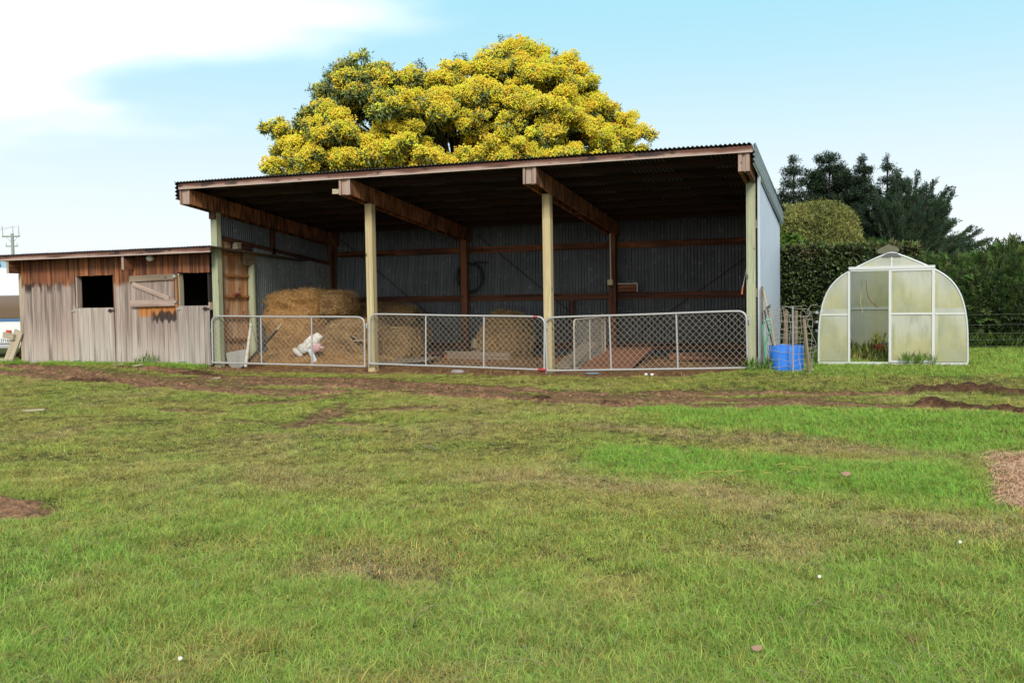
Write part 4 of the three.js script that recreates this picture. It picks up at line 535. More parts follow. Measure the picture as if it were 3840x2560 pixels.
{
  const axis = (fine0, fine1, st, far0, far1) => { const a = []; let s = st, v = fine0; const left = []; while (v > far0) { s *= 1.28; v -= s; left.push(v); } a.push(...left.reverse()); for (v = fine0; v <= fine1; v += st) a.push(v); s = st; v = fine1; while (v < far1) { s *= 1.28; v += s; a.push(v); } return a; };
  const xs = axis(-16.5, 6.6, 0.055, -2500, 2500), zs = axis(-1.2, 15.4, 0.055, -3000, 400), nx = xs.length, nz = zs.length, P = new Float32Array(nx * nz * 3), C = new Float32Array(nx * nz * 3), U = new Float32Array(nx * nz * 2), I = [];
  for (let j = 0; j < nz; j++) for (let i = 0; i < nx; i++) {
    const k = j * nx + i, x = xs[i], z = zs[j]; P[k * 3] = x; P[k * 3 + 1] = gy(x, z); P[k * 3 + 2] = z; U[k * 2] = x; U[k * 2 + 1] = z;
    let c = mixc(turf(x, z), [0.10, 0.078, 0.038], 0.55).map((v) => v * 0.8); c = mixc(c, C_EARTH.map((v) => v * (0.75 + 0.5 * fbm(x * 4, z * 4, 3, 244))), apron(x, z)); c = mixc(c, C_STRAW, strawy(x, z)); let fresh = 0; for (const [p, w] of MOUND) fresh = Math.max(fresh, sstep(w * 1.2, w * 0.7, polyD(p, x, z))); c = mixc(c, C_MUD.map((v) => v * (0.62 + 0.75 * fbm(x * 6, z * 6, 3, 243)) * (1 - 0.62 * fresh)), mud(x, z)); if (z < -20) c = mixc(c, [0.06, 0.10, 0.025], sstep(-20, -40, z)); C.set(c, k * 3);
  }
  for (let j = 0; j + 1 < nz; j++) for (let i = 0; i + 1 < nx; i++) { const a = j * nx + i, b = a + 1, c = a + nx, d = c + 1; I.push(a, c, b, b, c, d); }
  const g = new THREE.BufferGeometry(); g.setAttribute('position', new THREE.BufferAttribute(P, 3)); g.setAttribute('color', new THREE.BufferAttribute(C, 3)); g.setAttribute('uv', new THREE.BufferAttribute(U, 2)); g.setIndex(I); g.computeVertexNormals();
  const tileN = (u, v, f, s) => { const a = fbm(u * f, v * f, 4, s), b = fbm((u - 1) * f, v * f, 4, s), c = fbm(u * f, (v - 1) * f, 4, s), d = fbm((u - 1) * f, (v - 1) * f, 4, s); return mix(mix(a, b, u), mix(c, d, u), v); };
  const grit = pixelTex(512, 512, (u, v) => { const n = tileN(u, v, 40, 251), m = tileN(u, v, 130, 252), q = clamp(0.80 + (n - 0.5) * 0.9 + (m - 0.5) * 0.7); return [q, q * 0.985, q * 0.96]; }, { mw: 1.7, mh: 1.7 });
  structure('ground', g, new THREE.MeshPhysicalMaterial({ map: grit, vertexColors: true, bumpMap: grit, bumpScale: 0.008, roughness: 1, specularIntensity: 0.12 }));
}

// ---------------------------------------------------------------- grass: tufts over everything but the mud
function tuftGeo(seed, n, rad, h0, h1, lean, w) {
  const r = rng(seed), P = [], C = [], I = [];
  for (let k = 0; k < n; k++) {
    const a = r() * 6.283, q = Math.sqrt(r()) * rad, bx = Math.cos(a) * q, bz = Math.sin(a) * q, h = mix(h0, h1, r()), d = r() * 6.283, L = lean * (0.4 + r() * 1.1), sx = -Math.sin(d), sz = Math.cos(d), S = 3, b0 = P.length / 3, dead = r() < 0.22, t = dead ? [1.9, 1.35, 1.5] : [0.75 + r() * 0.55, 0.8 + r() * 0.45, 0.7 + r() * 0.5];
    for (let s = 0; s <= S; s++) { const f = s / S, len = h * f, out = L * h * f * f, ww = w * (1 - f * 0.85) * (0.7 + r() * 0.2); const y = len * Math.sqrt(Math.max(0.1, 1 - Math.min(0.9, L * f * 0.75))), x = bx + Math.cos(d) * out, z = bz + Math.sin(d) * out; P.push(x - sx * ww, y, z - sz * ww, x + sx * ww, y, z + sz * ww); C.push(...t, ...t); }
    for (let s = 0; s < S; s++) { const i = b0 + s * 2; I.push(i, i + 1, i + 2, i + 1, i + 3, i + 2); }
  }
  const g = new THREE.BufferGeometry(); g.setAttribute('position', new THREE.Float32BufferAttribute(P, 3)); g.setAttribute('color', new THREE.Float32BufferAttribute(C, 3)); g.setIndex(I); g.computeVertexNormals(); return g;
}
{
  const grass = new THREE.Group(); grass.name = numbered('grass'); tag(grass, 'short rough pasture grass, greener in patches, covering the yard', 'grass', null, 'stuff'); scene.add(grass);
  const short = [tuftGeo(1, 30, 0.05, 0.018, 0.05, 1.0, 0.0019), tuftGeo(2, 30, 0.055, 0.018, 0.055, 1.15, 0.0018), tuftGeo(3, 28, 0.05, 0.015, 0.045, 1.25, 0.0021)], long = [tuftGeo(4, 30, 0.05, 0.03, 0.085, 0.8, 0.0021), tuftGeo(5, 28, 0.055, 0.03, 0.09, 0.95, 0.0022)];
  const lists = [...short, ...long].map(() => []), r = rng(1234), cx = camera.position.x, cz = camera.position.z, fx = -0.352, fz = -0.936;
  const M_grass = new THREE.MeshPhysicalMaterial({ color: 0xffffff, vertexColors: true, roughness: 0.8, specularIntensity: 0.25, side: THREE.DoubleSide });
  for (let d = 2.7; d < 24;) {
    const sp = d < 5 ? 0.024 : d < 9 ? 0.033 : d < 14 ? 0.048 : 0.062, half = d * 0.53 + 0.8;
    for (let s = -half; s < half; s += sp) {
      const dd = d + (r() - 0.5) * sp * 1.6, ss = s + (r() - 0.5) * sp * 1.6, x = cx + fx * dd - fz * ss, z = cz + fz * dd + fx * ss;
      if (z > 15.3 || z < -6.2 || x > 7.5) continue; if (x < -10.05 && z < 0.12 && x > -15.5) continue; if (x > -10.2 && x < 1.25 && z < -0.05) continue;
      const m = mud(x, z), ap = apron(x, z), st = strawy(x, z); if (r() < m * 1.5 - 0.12 || r() < ap * 1.15 || r() < st * 0.9) continue; if (r() < 0.42 * sstep(0.5, 0.34, fbm(x * 5.5, z * 5.5, 3, 263))) continue;
      if (x > 2.2 && x < 4.6 && z < -1.3 && z > -4.5 && r() < 0.4) continue;
      const l = lush(x, z), dr = dry(x, z); let c = turf(x, z); const k = 0.78 + r() * 0.5; c = c.map((v) => v * k * 1.34); if (r() < 0.12) c = mixc(c, [0.24, 0.17, 0.05], 0.6);
      const edgeTall = (x < -10.1 && z < 0.7) || (x > 1.0 && z < 0.4) ? 1.35 : 1, tall = fbm(x * 2.1, z * 2.1, 3, 261), v = r() < l * 0.8 + sstep(0.62, 0.75, tall) * 0.3 - dr * 0.2 ? 3 + ((r() * 2) | 0) : (r() * 3) | 0;
      const sc = (0.75 + 0.5 * r()) * (0.62 + 0.5 * tall + 0.55 * fbm(x * 8, z * 8, 2, 262)) * (1 - 0.55 * m) * edgeTall * (z > 7 ? 0.86 : 1) * (v < 3 ? 1.0 : 0.9) * (x > 2 && x < 4.8 && z > -1.3 && z < -0.8 ? 0.6 : 1);
      lists[v].push({ p: V(x, gy(x, z) - 0.004, z), q: qEuler((r() - 0.5) * 0.5, r() * 6.283, (r() - 0.5) * 0.5), s: [sc, sc * (v < 3 ? 0.8 : 0.9), sc], c });
    }
    d += sp;
  }
  lists.forEach((L, i) => instances(grass, 'grass_tufts', [...short, ...long][i], M_grass, L, null));
  // dead straws lying in the turf and round the shed mouth
  const L = []; for (let i = 0; i < 26000; i++) { const t = r(), near = r() < 0.55, d = near ? 2.8 + 9 * Math.pow(r(), 0.8) : 10 + r() * 9, half = d * 0.5 + 0.4, s = (r() * 2 - 1) * half, x = cx + fx * d - fz * s, z = cz + fz * d + fx * s; if (z < -0.2 && !(x > -10.2 && x < 1.2)) continue; const ap = apron(x, z), st = strawy(x, z), dr = dry(x, z), m = mud(x, z); if (r() > 0.12 + 0.55 * dr + ap * 0.9 + st - m * 0.6) continue; L.push({ p: V(x, gy(x, z) + 0.012 + r() * 0.02, z), q: qEuler((r() - 0.5) * 0.7, r() * 6.283, (r() - 0.5) * 0.5), s: (0.05 + 0.09 * r()) * (st > 0.5 ? 1.4 : 1), c: mixc([0.26, 0.19, 0.085], [0.36, 0.24, 0.13], r()).map((v) => v * (0.7 + 0.5 * r())) }); }
  for (let i = 0; i < 5200; i++) { const x = 3.95 + r() * 1.0, z = 7.9 + r() * 2.6; if (r() > strawy(x, z)) continue; L.push({ p: V(x, gy(x, z) + 0.01 + r() * 0.03, z), q: qEuler((r() - 0.5) * 0.8, r() * 6.283, (r() - 0.5) * 0.6), s: 0.06 + 0.1 * r(), c: mixc([0.52, 0.26, 0.13], [0.78, 0.50, 0.30], r()) }); }
  instances(grass, 'dead_straw', strawG, M_straw, L, null);
  // litter on the shed floor
  const fl = []; for (let i = 0; i < 6500; i++) { const x = -10.1 + r() * 11.2, z = 0.45 - Math.pow(r(), 1.3) * 5.2; if (r() > (x < -6 ? 1 : x < -2.6 ? 0.7 : 0.35)) continue; const c = HAYC[(r() * HAYC.length) | 0]; fl.push({ p: V(x, gy(x, z) + 0.008 + r() * 0.02, z), q: qEuler((r() - 0.5) * 0.5, r() * 6.28, (r() - 0.5) * 0.5), s: 0.08 + 0.14 * r(), c }); }
  const lit = new THREE.Group(); lit.name = numbered('hay_litter'); tag(lit, 'wisps of hay trodden into the shed floor', 'hay', null, 'stuff'); scene.add(lit); instances(lit, 'straw_litter', strawG, M_straw, fl, null);
  // clods of earth along the wheel tracks
  const clod = lump(0, 0, 0, 1, 0.7, 0.9, { e: 2.2, amp: 0.5, f: 1.6, seed: 14, seg: 6 }), cl = []; for (let i = 0; i < 60000 && cl.length < 1300; i++) { const x = -15 + r() * 20.6, z = 0.8 + r() * 7.5, m = mud(x, z); let big = 0; for (const [p, w] of MOUND) if (polyD(p, x, z) < w) big = 1; if (r() > m * (big ? 1 : 0.3)) continue; const s = (big ? 0.008 + 0.022 * Math.pow(r(), 2.5) : 0.006 + 0.02 * Math.pow(r(), 3)), k = 0.6 + r() * 0.6; cl.push({ p: V(x, gy(x, z) + s * 0.1, z), q: qRand(r), s: s * 0.9, c: C_MUD.map((v) => v * k * (big ? 0.42 : 0.85)) }); }
  const ct = new THREE.Group(); ct.name = numbered('mud_clods'); tag(ct, 'dark clods of turned earth along the wheel tracks', 'mud', null, 'stuff'); scene.add(ct); instances(ct, 'clods', clod, new THREE.MeshPhysicalMaterial({ color: 0xffffff, roughness: 1, specularIntensity: 0.12 }), cl, null);
}
// small things lying about
const onG = (x, z, dy = 0) => [x, gy(x, z) + dy, z];
{
  const chip = (x, z, w, d, t, mat, label, name = 'wood_scrap', cat = 'wood scrap') => { const p = onG(x, z, 0.03); const g = boxUV(w, 0.025, d); g.rotateZ(0.08).rotateY(t); const o = solo(name, g, mat, label, cat); o.position.set(...p); return o; };
  chip(-12.18, 0.62, 0.24, 0.08, 0.3, M.paleboard, 'short pale offcut in the grass left of the pair by the stable'); chip(-11.62, 0.66, 0.26, 0.07, -0.1, M.paleboard, 'short pale offcut in the grass right of the pair by the stable'); chip(-7.5, 7.35, 0.32, 0.03, 0.2, M.paleboard, 'pale splinter of wood lying in the left pasture'); chip(-8.6, 2.1, 0.26, 0.04, 0.7, M.paleboard, 'pale curved stick lying in the mud before the left gate', 'stick', 'stick');
  const leafM = std({ color: new THREE.Color(0.34, 0.19, 0.12), side: THREE.DoubleSide }), leaf = (x, z, s, label) => { const g = new THREE.PlaneGeometry(s, s * 0.6, 4, 2), p = g.attributes.position; for (let i = 0; i < p.count; i++) { const q = p.getX(i) / s; p.setY(i, p.getY(i) * (1 - 1.5 * q * q)); p.setZ(i, q * q * s * 0.6); } g.computeVertexNormals(); g.rotateX(-1.0).rotateY(0.6); const o = solo('fallen_leaf', g, leafM, label, 'leaf'); o.position.set(...onG(x, z, 0.05)); };
  leaf(2.95, 9.56, 0.075, 'pinkish brown dead leaf on the bright green patch'); leaf(2.75, 13.55, 0.045, 'curled brown leaf in the bottom right of the grass');
  const flower = (x, z, label, s0 = 0.014, s = s0 * 0.75) => { const t = thing('clover_flower', onG(x, z, 0), label, 'flower'); part(t, 'flower_head', lump(0, 0.055, 0, s, s * 0.9, s, { e: 2, amp: 0.003, f: 120, seed: 7, seg: 5 }), std({ color: new THREE.Color(0.74, 0.70, 0.62), roughness: 0.8 })); part(t, 'stem', rod([0, 0, 0], [0, 0.05, 0], 0.0018, 0.0014, 5), std({ color: new THREE.Color(0.10, 0.2, 0.04) })); };
  flower(0.64, 14.38, 'white clover flower near the bottom left of the grass', 0.012); flower(3.62, 11.55, 'white clover flower in the grass at the right', 0.013); flower(2.93, 12.52, 'tiny white clover flower on the lush patch lower right', 0.012);
  const t = thing('white_lumps', onG(-0.66, 0.35, 0.03), 'pair of small white plastic pieces in the grass before the right gate', 'litter'); part(t, 'piece', lump(-0.04, 0.015, 0, 0.035, 0.028, 0.03, { e: 2.5, amp: 0.02, seed: 3, seg: 6 }), M.white); part(t, 'piece', lump(0.07, 0.012, 0.01, 0.03, 0.024, 0.028, { e: 2.5, amp: 0.02, seed: 4, seg: 6 }), M.white);
  solo('grey_stone', lump(-4.42, gy(-4.42, 0.18) + 0.03, 0.18, 0.13, 0.045, 0.08, { e: 2.3, amp: 0.03, seed: 9, seg: 8 }), std({ color: new THREE.Color(0.30, 0.25, 0.22) }), 'flat grey stone on the bare earth before the middle gate', 'stone');
  const weed = []; const r = rng(88); for (const [x, z] of [[2.05, 9.75], [2.2, 9.7], [2.34, 9.66], [2.47, 9.3], [2.6, 9.35], [1.95, 9.82], [2.55, 9.55], [2.7, 9.4]]) for (let k = 0; k < 3; k++) { const a = r() * 6.28, l = 0.05 + r() * 0.09, y = gy(x, z) + 0.05 + r() * 0.02; weed.push(tube([[x, y, z], [x + Math.cos(a) * l * 0.5 + 0.02, y + 0.012, z + Math.sin(a) * l * 0.3], [x + Math.cos(a) * l, y + 0.005, z + Math.sin(a) * l * 0.6]], 0.0034, 10, 5)); }
  solo('cut_weeds', weed, std({ color: new THREE.Color(0.32, 0.30, 0.06) }), 'yellowing pulled weeds strewn on the green patch', 'weeds');
  solo('dead_twig', [tube([[-0.9, gy(-0.9, 9) + 0.04, 9.0], [-0.8, gy(-0.8, 9.05) + 0.06, 9.05], [-0.66, gy(-0.66, 9.2) + 0.045, 9.2]], 0.007, 14, 5)], M.greyplank, 'thin dead twig lying in the middle of the yard', 'twig');
  const lt = thing('blue_scrap', onG(-1.75, 0.12, 0.02), 'blue plastic scrap under the right gate', 'litter'); part(lt, 'piece', lump(0, 0.008, 0, 0.13, 0.014, 0.05, { e: 2.3, amp: 0.02, seed: 5, seg: 6 }), std({ color: new THREE.Color(0.18, 0.28, 0.36), roughness: 0.5 }));
}
// ---------------------------------------------------------------- trees, hedge and far things
// spray of leaf-sized faces inside a ball
function sprayGeo(seed, n, rad, len, wid, up = 0.2, tri = false) {
  const r = rng(seed), P = [], N = [], I = [];
  for (let k = 0; k < n; k++) {
    const d = V(r() * 2 - 1, r() * 2 - 1, r() * 2 - 1).normalize(), o = d.clone().multiplyScalar(rad * Math.cbrt(r())), a = V(r() * 2 - 1, r() * 2 - 1 + up, r() * 2 - 1).add(d).normalize(), b = a.clone().cross(V(r() * 2 - 1, r() * 2 - 1, r() * 2 - 1)).normalize(), l = len * (0.6 + 0.8 * r()), w = wid * (0.6 + 0.8 * r()), i = P.length / 3;
    const p0 = o, p1 = o.clone().addScaledVector(a, l * 0.45).addScaledVector(b, w), p2 = o.clone().addScaledVector(a, l), p3 = o.clone().addScaledVector(a, l * 0.45).addScaledVector(b, -w), nn = a.clone().cross(b).normalize(); if (nn.dot(d) < 0) nn.negate(); nn.addScaledVector(d, 0.6).normalize();
    for (const p of [p0, p1, p2, p3]) { P.push(p.x, p.y, p.z); N.push(nn.x, nn.y, nn.z); } I.push(i, i + 1, i + 2, i, i + 2, i + 3);
  }
  const g = new THREE.BufferGeometry(); g.setAttribute('position', new THREE.Float32BufferAttribute(P, 3)); g.setAttribute('normal', new THREE.Float32BufferAttribute(N, 3)); g.setIndex(I); return g;
}
// fluffy blossom head: a handful of small rounded balls
function puffGeo(seed, n, rad, r0) { const r = rng(seed), L = []; for (let k = 0; k < n; k++) { const d = V(r() * 2 - 1, r() * 2 - 1, r() * 2 - 1).normalize().multiplyScalar(rad * Math.cbrt(r())), g = new THREE.IcosahedronGeometry(r0 * (0.6 + 0.7 * r()), 0).rotateX(r() * 6).rotateY(r() * 6).translate(d.x, d.y * 0.8, d.z); g.deleteAttribute('uv'); L.push(g); } const g = mergeGeometries(L); return g; }
// flat drooping frond of a cypress: a curved stem along +y with side shoots
function frondGeo(seed, n, len, side, wid) { const r = rng(seed), P = [], I = []; const quad = (a, b, w) => { const d = b.clone().sub(a), s = d.clone().cross(V(0, 0, 1)).normalize().multiplyScalar(w), m = a.clone().lerp(b, 0.5), i = P.length / 3; for (const p of [a, m.clone().add(s), b, m.clone().sub(s)]) P.push(p.x, p.y, p.z); I.push(i, i + 1, i + 2, i, i + 2, i + 3); }; const c = (t) => V(0, len * t, -0.22 * len * t * t); for (let k = 0; k < n; k++) { const t = 0.08 + 0.9 * k / n, a = c(t), sg = k % 2 ? 1 : -1, l = side * (1.05 - t) * (0.7 + 0.6 * r()); quad(a, a.clone().add(V(sg * l, l * (0.75 + 0.4 * r()), (r() - 0.6) * l * 0.5)), wid * (0.7 + 0.6 * r())); } quad(c(0.7), c(1.08), wid); const g = new THREE.BufferGeometry(); g.setAttribute('position', new THREE.Float32BufferAttribute(P, 3)); g.setIndex(I); g.computeVertexNormals(); return g; }
const M_leaf = new THREE.MeshPhysicalMaterial({ color: 0xffffff, roughness: 0.95, specularIntensity: 0.3, transmission: 0.38, thickness: 0, side: THREE.DoubleSide });
const barkT = pixelTex(128, 256, (u, v) => mixc(S8(92, 78, 62), S8(44, 36, 30), fbm(u * 14, v * 5, 4, 301)), { mw: 0.6, mh: 1.6 }); const M_bark = std({ map: barkT, bumpMap: barkT, bumpScale: 0.02, roughness: 0.95 });
const RV = V(0.9361, 0, -0.3513), FV = V(-0.3513, 0, -0.9361);      // along and away from the line of the shed yard as seen from the gate

{ // wattle in full flower behind the shed
  const base = V(-9.55, 0.1, -12.0), t = thing('wattle_tree', base.toArray(), 'big spreading wattle tree covered in yellow blossom behind the shed', 'tree'), r = rng(501);
  const out = [[-5.95, 5.6], [-5.85, 7.0], [-5.1, 7.75], [-4.45, 8.3], [-4.05, 8.85], [-3.55, 9.3], [-2.8, 9.25], [-2.1, 9.1], [-1.4, 9.0], [-0.7, 8.75], [-0.35, 9.05], [0.26, 9.05], [0.7, 9.35], [1.4, 9.75], [2.0, 9.7], [2.85, 9.5], [3.6, 9.15], [4.1, 8.7], [4.45, 8.0], [4.85, 7.45], [5.5, 7.2], [5.85, 6.5], [6.05, 5.9], [5.9, 4.6], [4, 3.6], [-4, 3.6], [-5.8, 4.6]];
  const HOLES = [[-0.75, 6.3, 0.4], [0.0, 6.15, 0.34], [1.0, 6.75, 0.25], [-2.6, 6.85, 0.3], [3.7, 6.1, 0.3], [2.55, 7.7, 0.25], [1.65, 8.3, 0.22], [-1.3, 7.8, 0.26], [-3.3, 7.4, 0.2], [-4.9, 7.3, 0.25], [2.2, 6.5, 0.22]];
  const lobes = [], W = (a, y, d) => V(RV.x * a + FV.x * d, y > 6 ? 6 + (y - 6) * 0.93 : y, RV.z * a + FV.z * d);
  for (let tries = 0; tries < 40000 && lobes.length < 620; tries++) {
    const a = -6.2 + r() * 12.4, y = 3.6 + r() * 6.2; if (!inside(out, a, y)) continue; const e = sdist(out, a, y), R = 0.19 + 0.27 * r() * r() + 0.08 * r(); if (e < R * 0.95 + 0.04) continue; const half = Math.min(3.4, 0.9 + e * 1.4), d = (r() < 0.72 ? -1 : 1) * half * Math.sqrt(r());
    if (HOLES.some(([hx, hy, hr]) => Math.hypot(a - hx, y - hy) < hr + R * 0.75)) continue; if (lobes.some((l) => Math.hypot(l.a - a, (l.y - y) * 1.1, (l.d - d) * 0.5) < (l.R + R) * 0.74)) continue; lobes.push({ a, y, d, R, e });
  }
  const flowers = [], leaves = [];
  for (const l of lobes) {
    const lean = sstep(-0.6, -2.4, l.a) * sstep(6.2, 7.2, l.y) * 0.58 + sstep(-3.4, -4.2, l.a) * sstep(6.2, 6.9, l.y) * 0.1, yel = clamp(0.88 - lean - (l.d > 0.6 ? 0.2 : 0) + (r() - 0.5) * 0.4), np = Math.round(4 + l.R * 14);
    for (let k = 0; k < np; k++) {
      const d = V(r() * 2 - 1, r() * 2 - 1, r() * 2 - 1).normalize(), q = 0.4 + 1.0 * r(), tilt = (hash2(l.a * 50, l.y * 50) - 0.5) * 0.9, c = W(l.a, l.y - 0.12, l.d).add(RV.clone().multiplyScalar(d.x * 1.4).add(V(0, d.y * 0.62 + d.x * tilt, 0)).addScaledVector(FV, d.z * 1.1).multiplyScalar(l.R * q)), pr = (0.10 + 0.15 * r()) * (1.25 - 0.3 * q), n = 13 + ((r() * 12) | 0), py = clamp(yel + d.y * 0.28 + (r() - 0.5) * 0.55);
      for (let j = 0; j < n; j++) { const dd = V(r() * 2 - 1, r() * 2 - 1, r() * 2 - 1).normalize(), p = c.clone().add(V(dd.x * 1.2, dd.y * 0.75, dd.z * 1.2).multiplyScalar(pr * Math.cbrt(r()))), isF = r() < clamp(py + dd.y * 0.48 - 0.04); (isF ? flowers : leaves).push({ p, q: qRand(r), s: 0.7 + 0.6 * r(), c: isF ? mixc([0.93, 0.80, 0.09], [0.84, 0.67, 0.05], r()).map((v) => v * (0.85 + 0.3 * r())) : mixc([0.24, 0.33, 0.13], [0.42, 0.50, 0.17], r()) }); }
    }
  }
  for (let k = 0; k < 40; k++) { const i = 1 + ((r() * 21) | 0), [a, y] = out[i], c = W(a + (r() - 0.5) * 0.7, y - 0.1 + (r() - 0.7) * 0.5, (r() - 0.5) * 1.2), u = V((r() - 0.5) * 0.5, 1, (r() - 0.5) * 0.5); for (let j = 0; j < 16; j++) leaves.push({ p: c.clone().addScaledVector(u, (j / 16 - 0.5) * 0.5).add(V((r() - 0.5) * 0.14, 0, (r() - 0.5) * 0.14)), q: qRand(r), s: 0.4 + 0.3 * r(), c: [0.09, 0.12, 0.05] }); }
  instances(t, 'blossom', puffGeo(511, 18, 0.125, 0.0205), new THREE.MeshPhysicalMaterial({ color: 0xffffff, roughness: 1, specularIntensity: 0.1, transmission: 0.2, thickness: 0, side: THREE.DoubleSide }), flowers); instances(t, 'foliage', sprayGeo(512, 14, 0.11, 0.11, 0.016), M_leaf, leaves);
  // trunk and limbs
  const limbs = []; const trunkTop = W(0.0, 3.0, 0); limbs.push(tube([[0, -0.3, 0], [0.1, 1.2, 0.05], trunkTop.toArray()], 0.26, 18, 10)); part(t, 'trunk', limbs, M_bark);
  const br = []; for (const l of lobes) { if (r() > 0.42) continue; const e = W(l.a, l.y - l.R * 0.3, l.d), m = trunkTop.clone().lerp(e, 0.5).add(V(0, 0.5 + 0.4 * r(), 0)), s = trunkTop.clone().lerp(m, 0.12); br.push(new THREE.TubeGeometry(new THREE.CatmullRomCurve3([s, m, e]), 10, 0.035 + 0.035 * r(), 5)); } part(t, 'limbs', br, M_bark);
}
// conifers: trunk, whorls of limbs with needle sprays
const needle = sprayGeo(521, 46, 0.24, 0.22, 0.021, 0.7), needleF = sprayGeo(522, 22, 0.20, 0.34, 0.03, 0.1);
function pine(base, h, w, label, { seed = 1, y0 = 0.1, dense = 1, top = 1.0, col = [0.034, 0.066, 0.036], group = 'pines behind the hedge', rise = 0.34 } = {}) {
  const t = thing('pine_tree', base, label, 'pine tree', group), r = rng(seed), L = [], br = []; part(t, 'trunk', rod([0, -0.5, 0], [0.05, h * 0.985, 0], 0.02 * h, 0.03, 8), M_bark);
  for (let y = h * y0; y < h * 0.985; y += (0.42 + 0.4 * r()) * (h > 9 ? 1 : 0.85)) {
    const f = y / h, R = w * Math.pow(1 - f, 0.92 * top) * (0.55 + 0.6 * r()) + 0.1, n = f > 0.93 ? 3 : 4 + ((r() * 3) | 0), a0 = r() * 6.28;
    for (let k = 0; k < n; k++) { const a = a0 + k / n * 6.283 + (r() - 0.5) * 0.7, len = R * (0.6 + 0.6 * r()), tip = V(Math.cos(a) * len, y + len * rise * (0.5 + r() * 0.7), Math.sin(a) * len), mid = V(Math.cos(a) * len * 0.55, y + len * rise * 0.12, Math.sin(a) * len * 0.55), st = V(0, y, 0); br.push(new THREE.TubeGeometry(new THREE.QuadraticBezierCurve3(st, mid, tip), 4, 0.018 + 0.012 * len, 4)); const m = Math.max(2, Math.round(len * 9 * dense)), curve = new THREE.QuadraticBezierCurve3(st, mid, tip); for (let j = 0; j < m; j++) { const u = 0.34 + 0.7 * Math.pow((j + r() * 0.8) / m, 0.8), p = curve.getPoint(Math.min(1, u)).add(V((r() - 0.5) * 0.22, (r() - 0.3) * 0.2, (r() - 0.5) * 0.22)), k2 = 0.6 + 0.8 * r(); L.push({ p, q: qRand(r), s: 0.6 + 0.45 * r(), c: mixc(col, [col[0] * 1.9, col[1] * 1.7, col[2] * 1.3], r()).map((v) => v * k2) }); } }
  }
  for (let j = 0; j < 7; j++) L.push({ p: V((r() - 0.5) * 0.2, h - j * 0.1, (r() - 0.5) * 0.2), q: qRand(r), s: 0.4 + 0.06 * j, c: col }); part(t, 'limbs', br, M_bark); instances(t, 'needles', needle, M_leaf, L); return t;
}
pine([-1.88, 0, -45.0], 9.7, 3.3, 'slim open pine standing alone at the left of the pine row', { seed: 31, y0: 0.3, top: 0.8 });
pine([-0.5, 0, -46.5], 9.0, 3.0, 'dark pine with a narrow top beside the tallest pine', { seed: 32, y0: 0.25, dense: 1.2 });
pine([0.15, 0, -45.7], 9.9, 4.3, 'tallest broad dark pine left of centre in the row', { seed: 33, y0: 0.2, dense: 1.6, top: 0.72 });
pine([1.3, 0, -46.8], 8.6, 3.8, 'dense dark pine filling the middle of the row', { seed: 34, y0: 0.2, dense: 1.6, top: 0.62 });
pine([2.12, 0, -46.5], 9.6, 3.0, 'pointed pine right of the dense middle pine', { seed: 35, y0: 0.25, dense: 1.2, top: 0.95 });
pine([3.46, 0, -47.0], 9.75, 2.4, 'thin spire-like pine right of the gap in the row', { seed: 36, y0: 0.35, top: 0.95 });
pine([4.05, 0, -47.3], 8.8, 2.0, 'small spiky pine just right of the thin spire', { seed: 37, y0: 0.4, top: 1.0 });
pine([4.6, 0, -48.2], 8.4, 1.9, 'short thin pine top above the dark cypress', { seed: 38, y0: 0.4, top: 1.0 }); pine([5.45, 0, -48.4], 7.9, 2.1, 'short pine furthest to the right of the row', { seed: 39, y0: 0.35, top: 0.85 });
{ // bare grey trunks under the pines
  const t = thing('dead_tree', [2.4, 0, -44.0], 'pale bare tree trunk showing under the dark pines', 'dead tree'); part(t, 'trunk', rod([0, 0, 0], [0.05, 4.2, 0], 0.09, 0.05, 7), M.pinkgrey); part(t, 'branch', [rod([0.02, 2.2, 0], [0.4, 3.4, 0], 0.04, 0.02, 6)], M.pinkgrey);
}
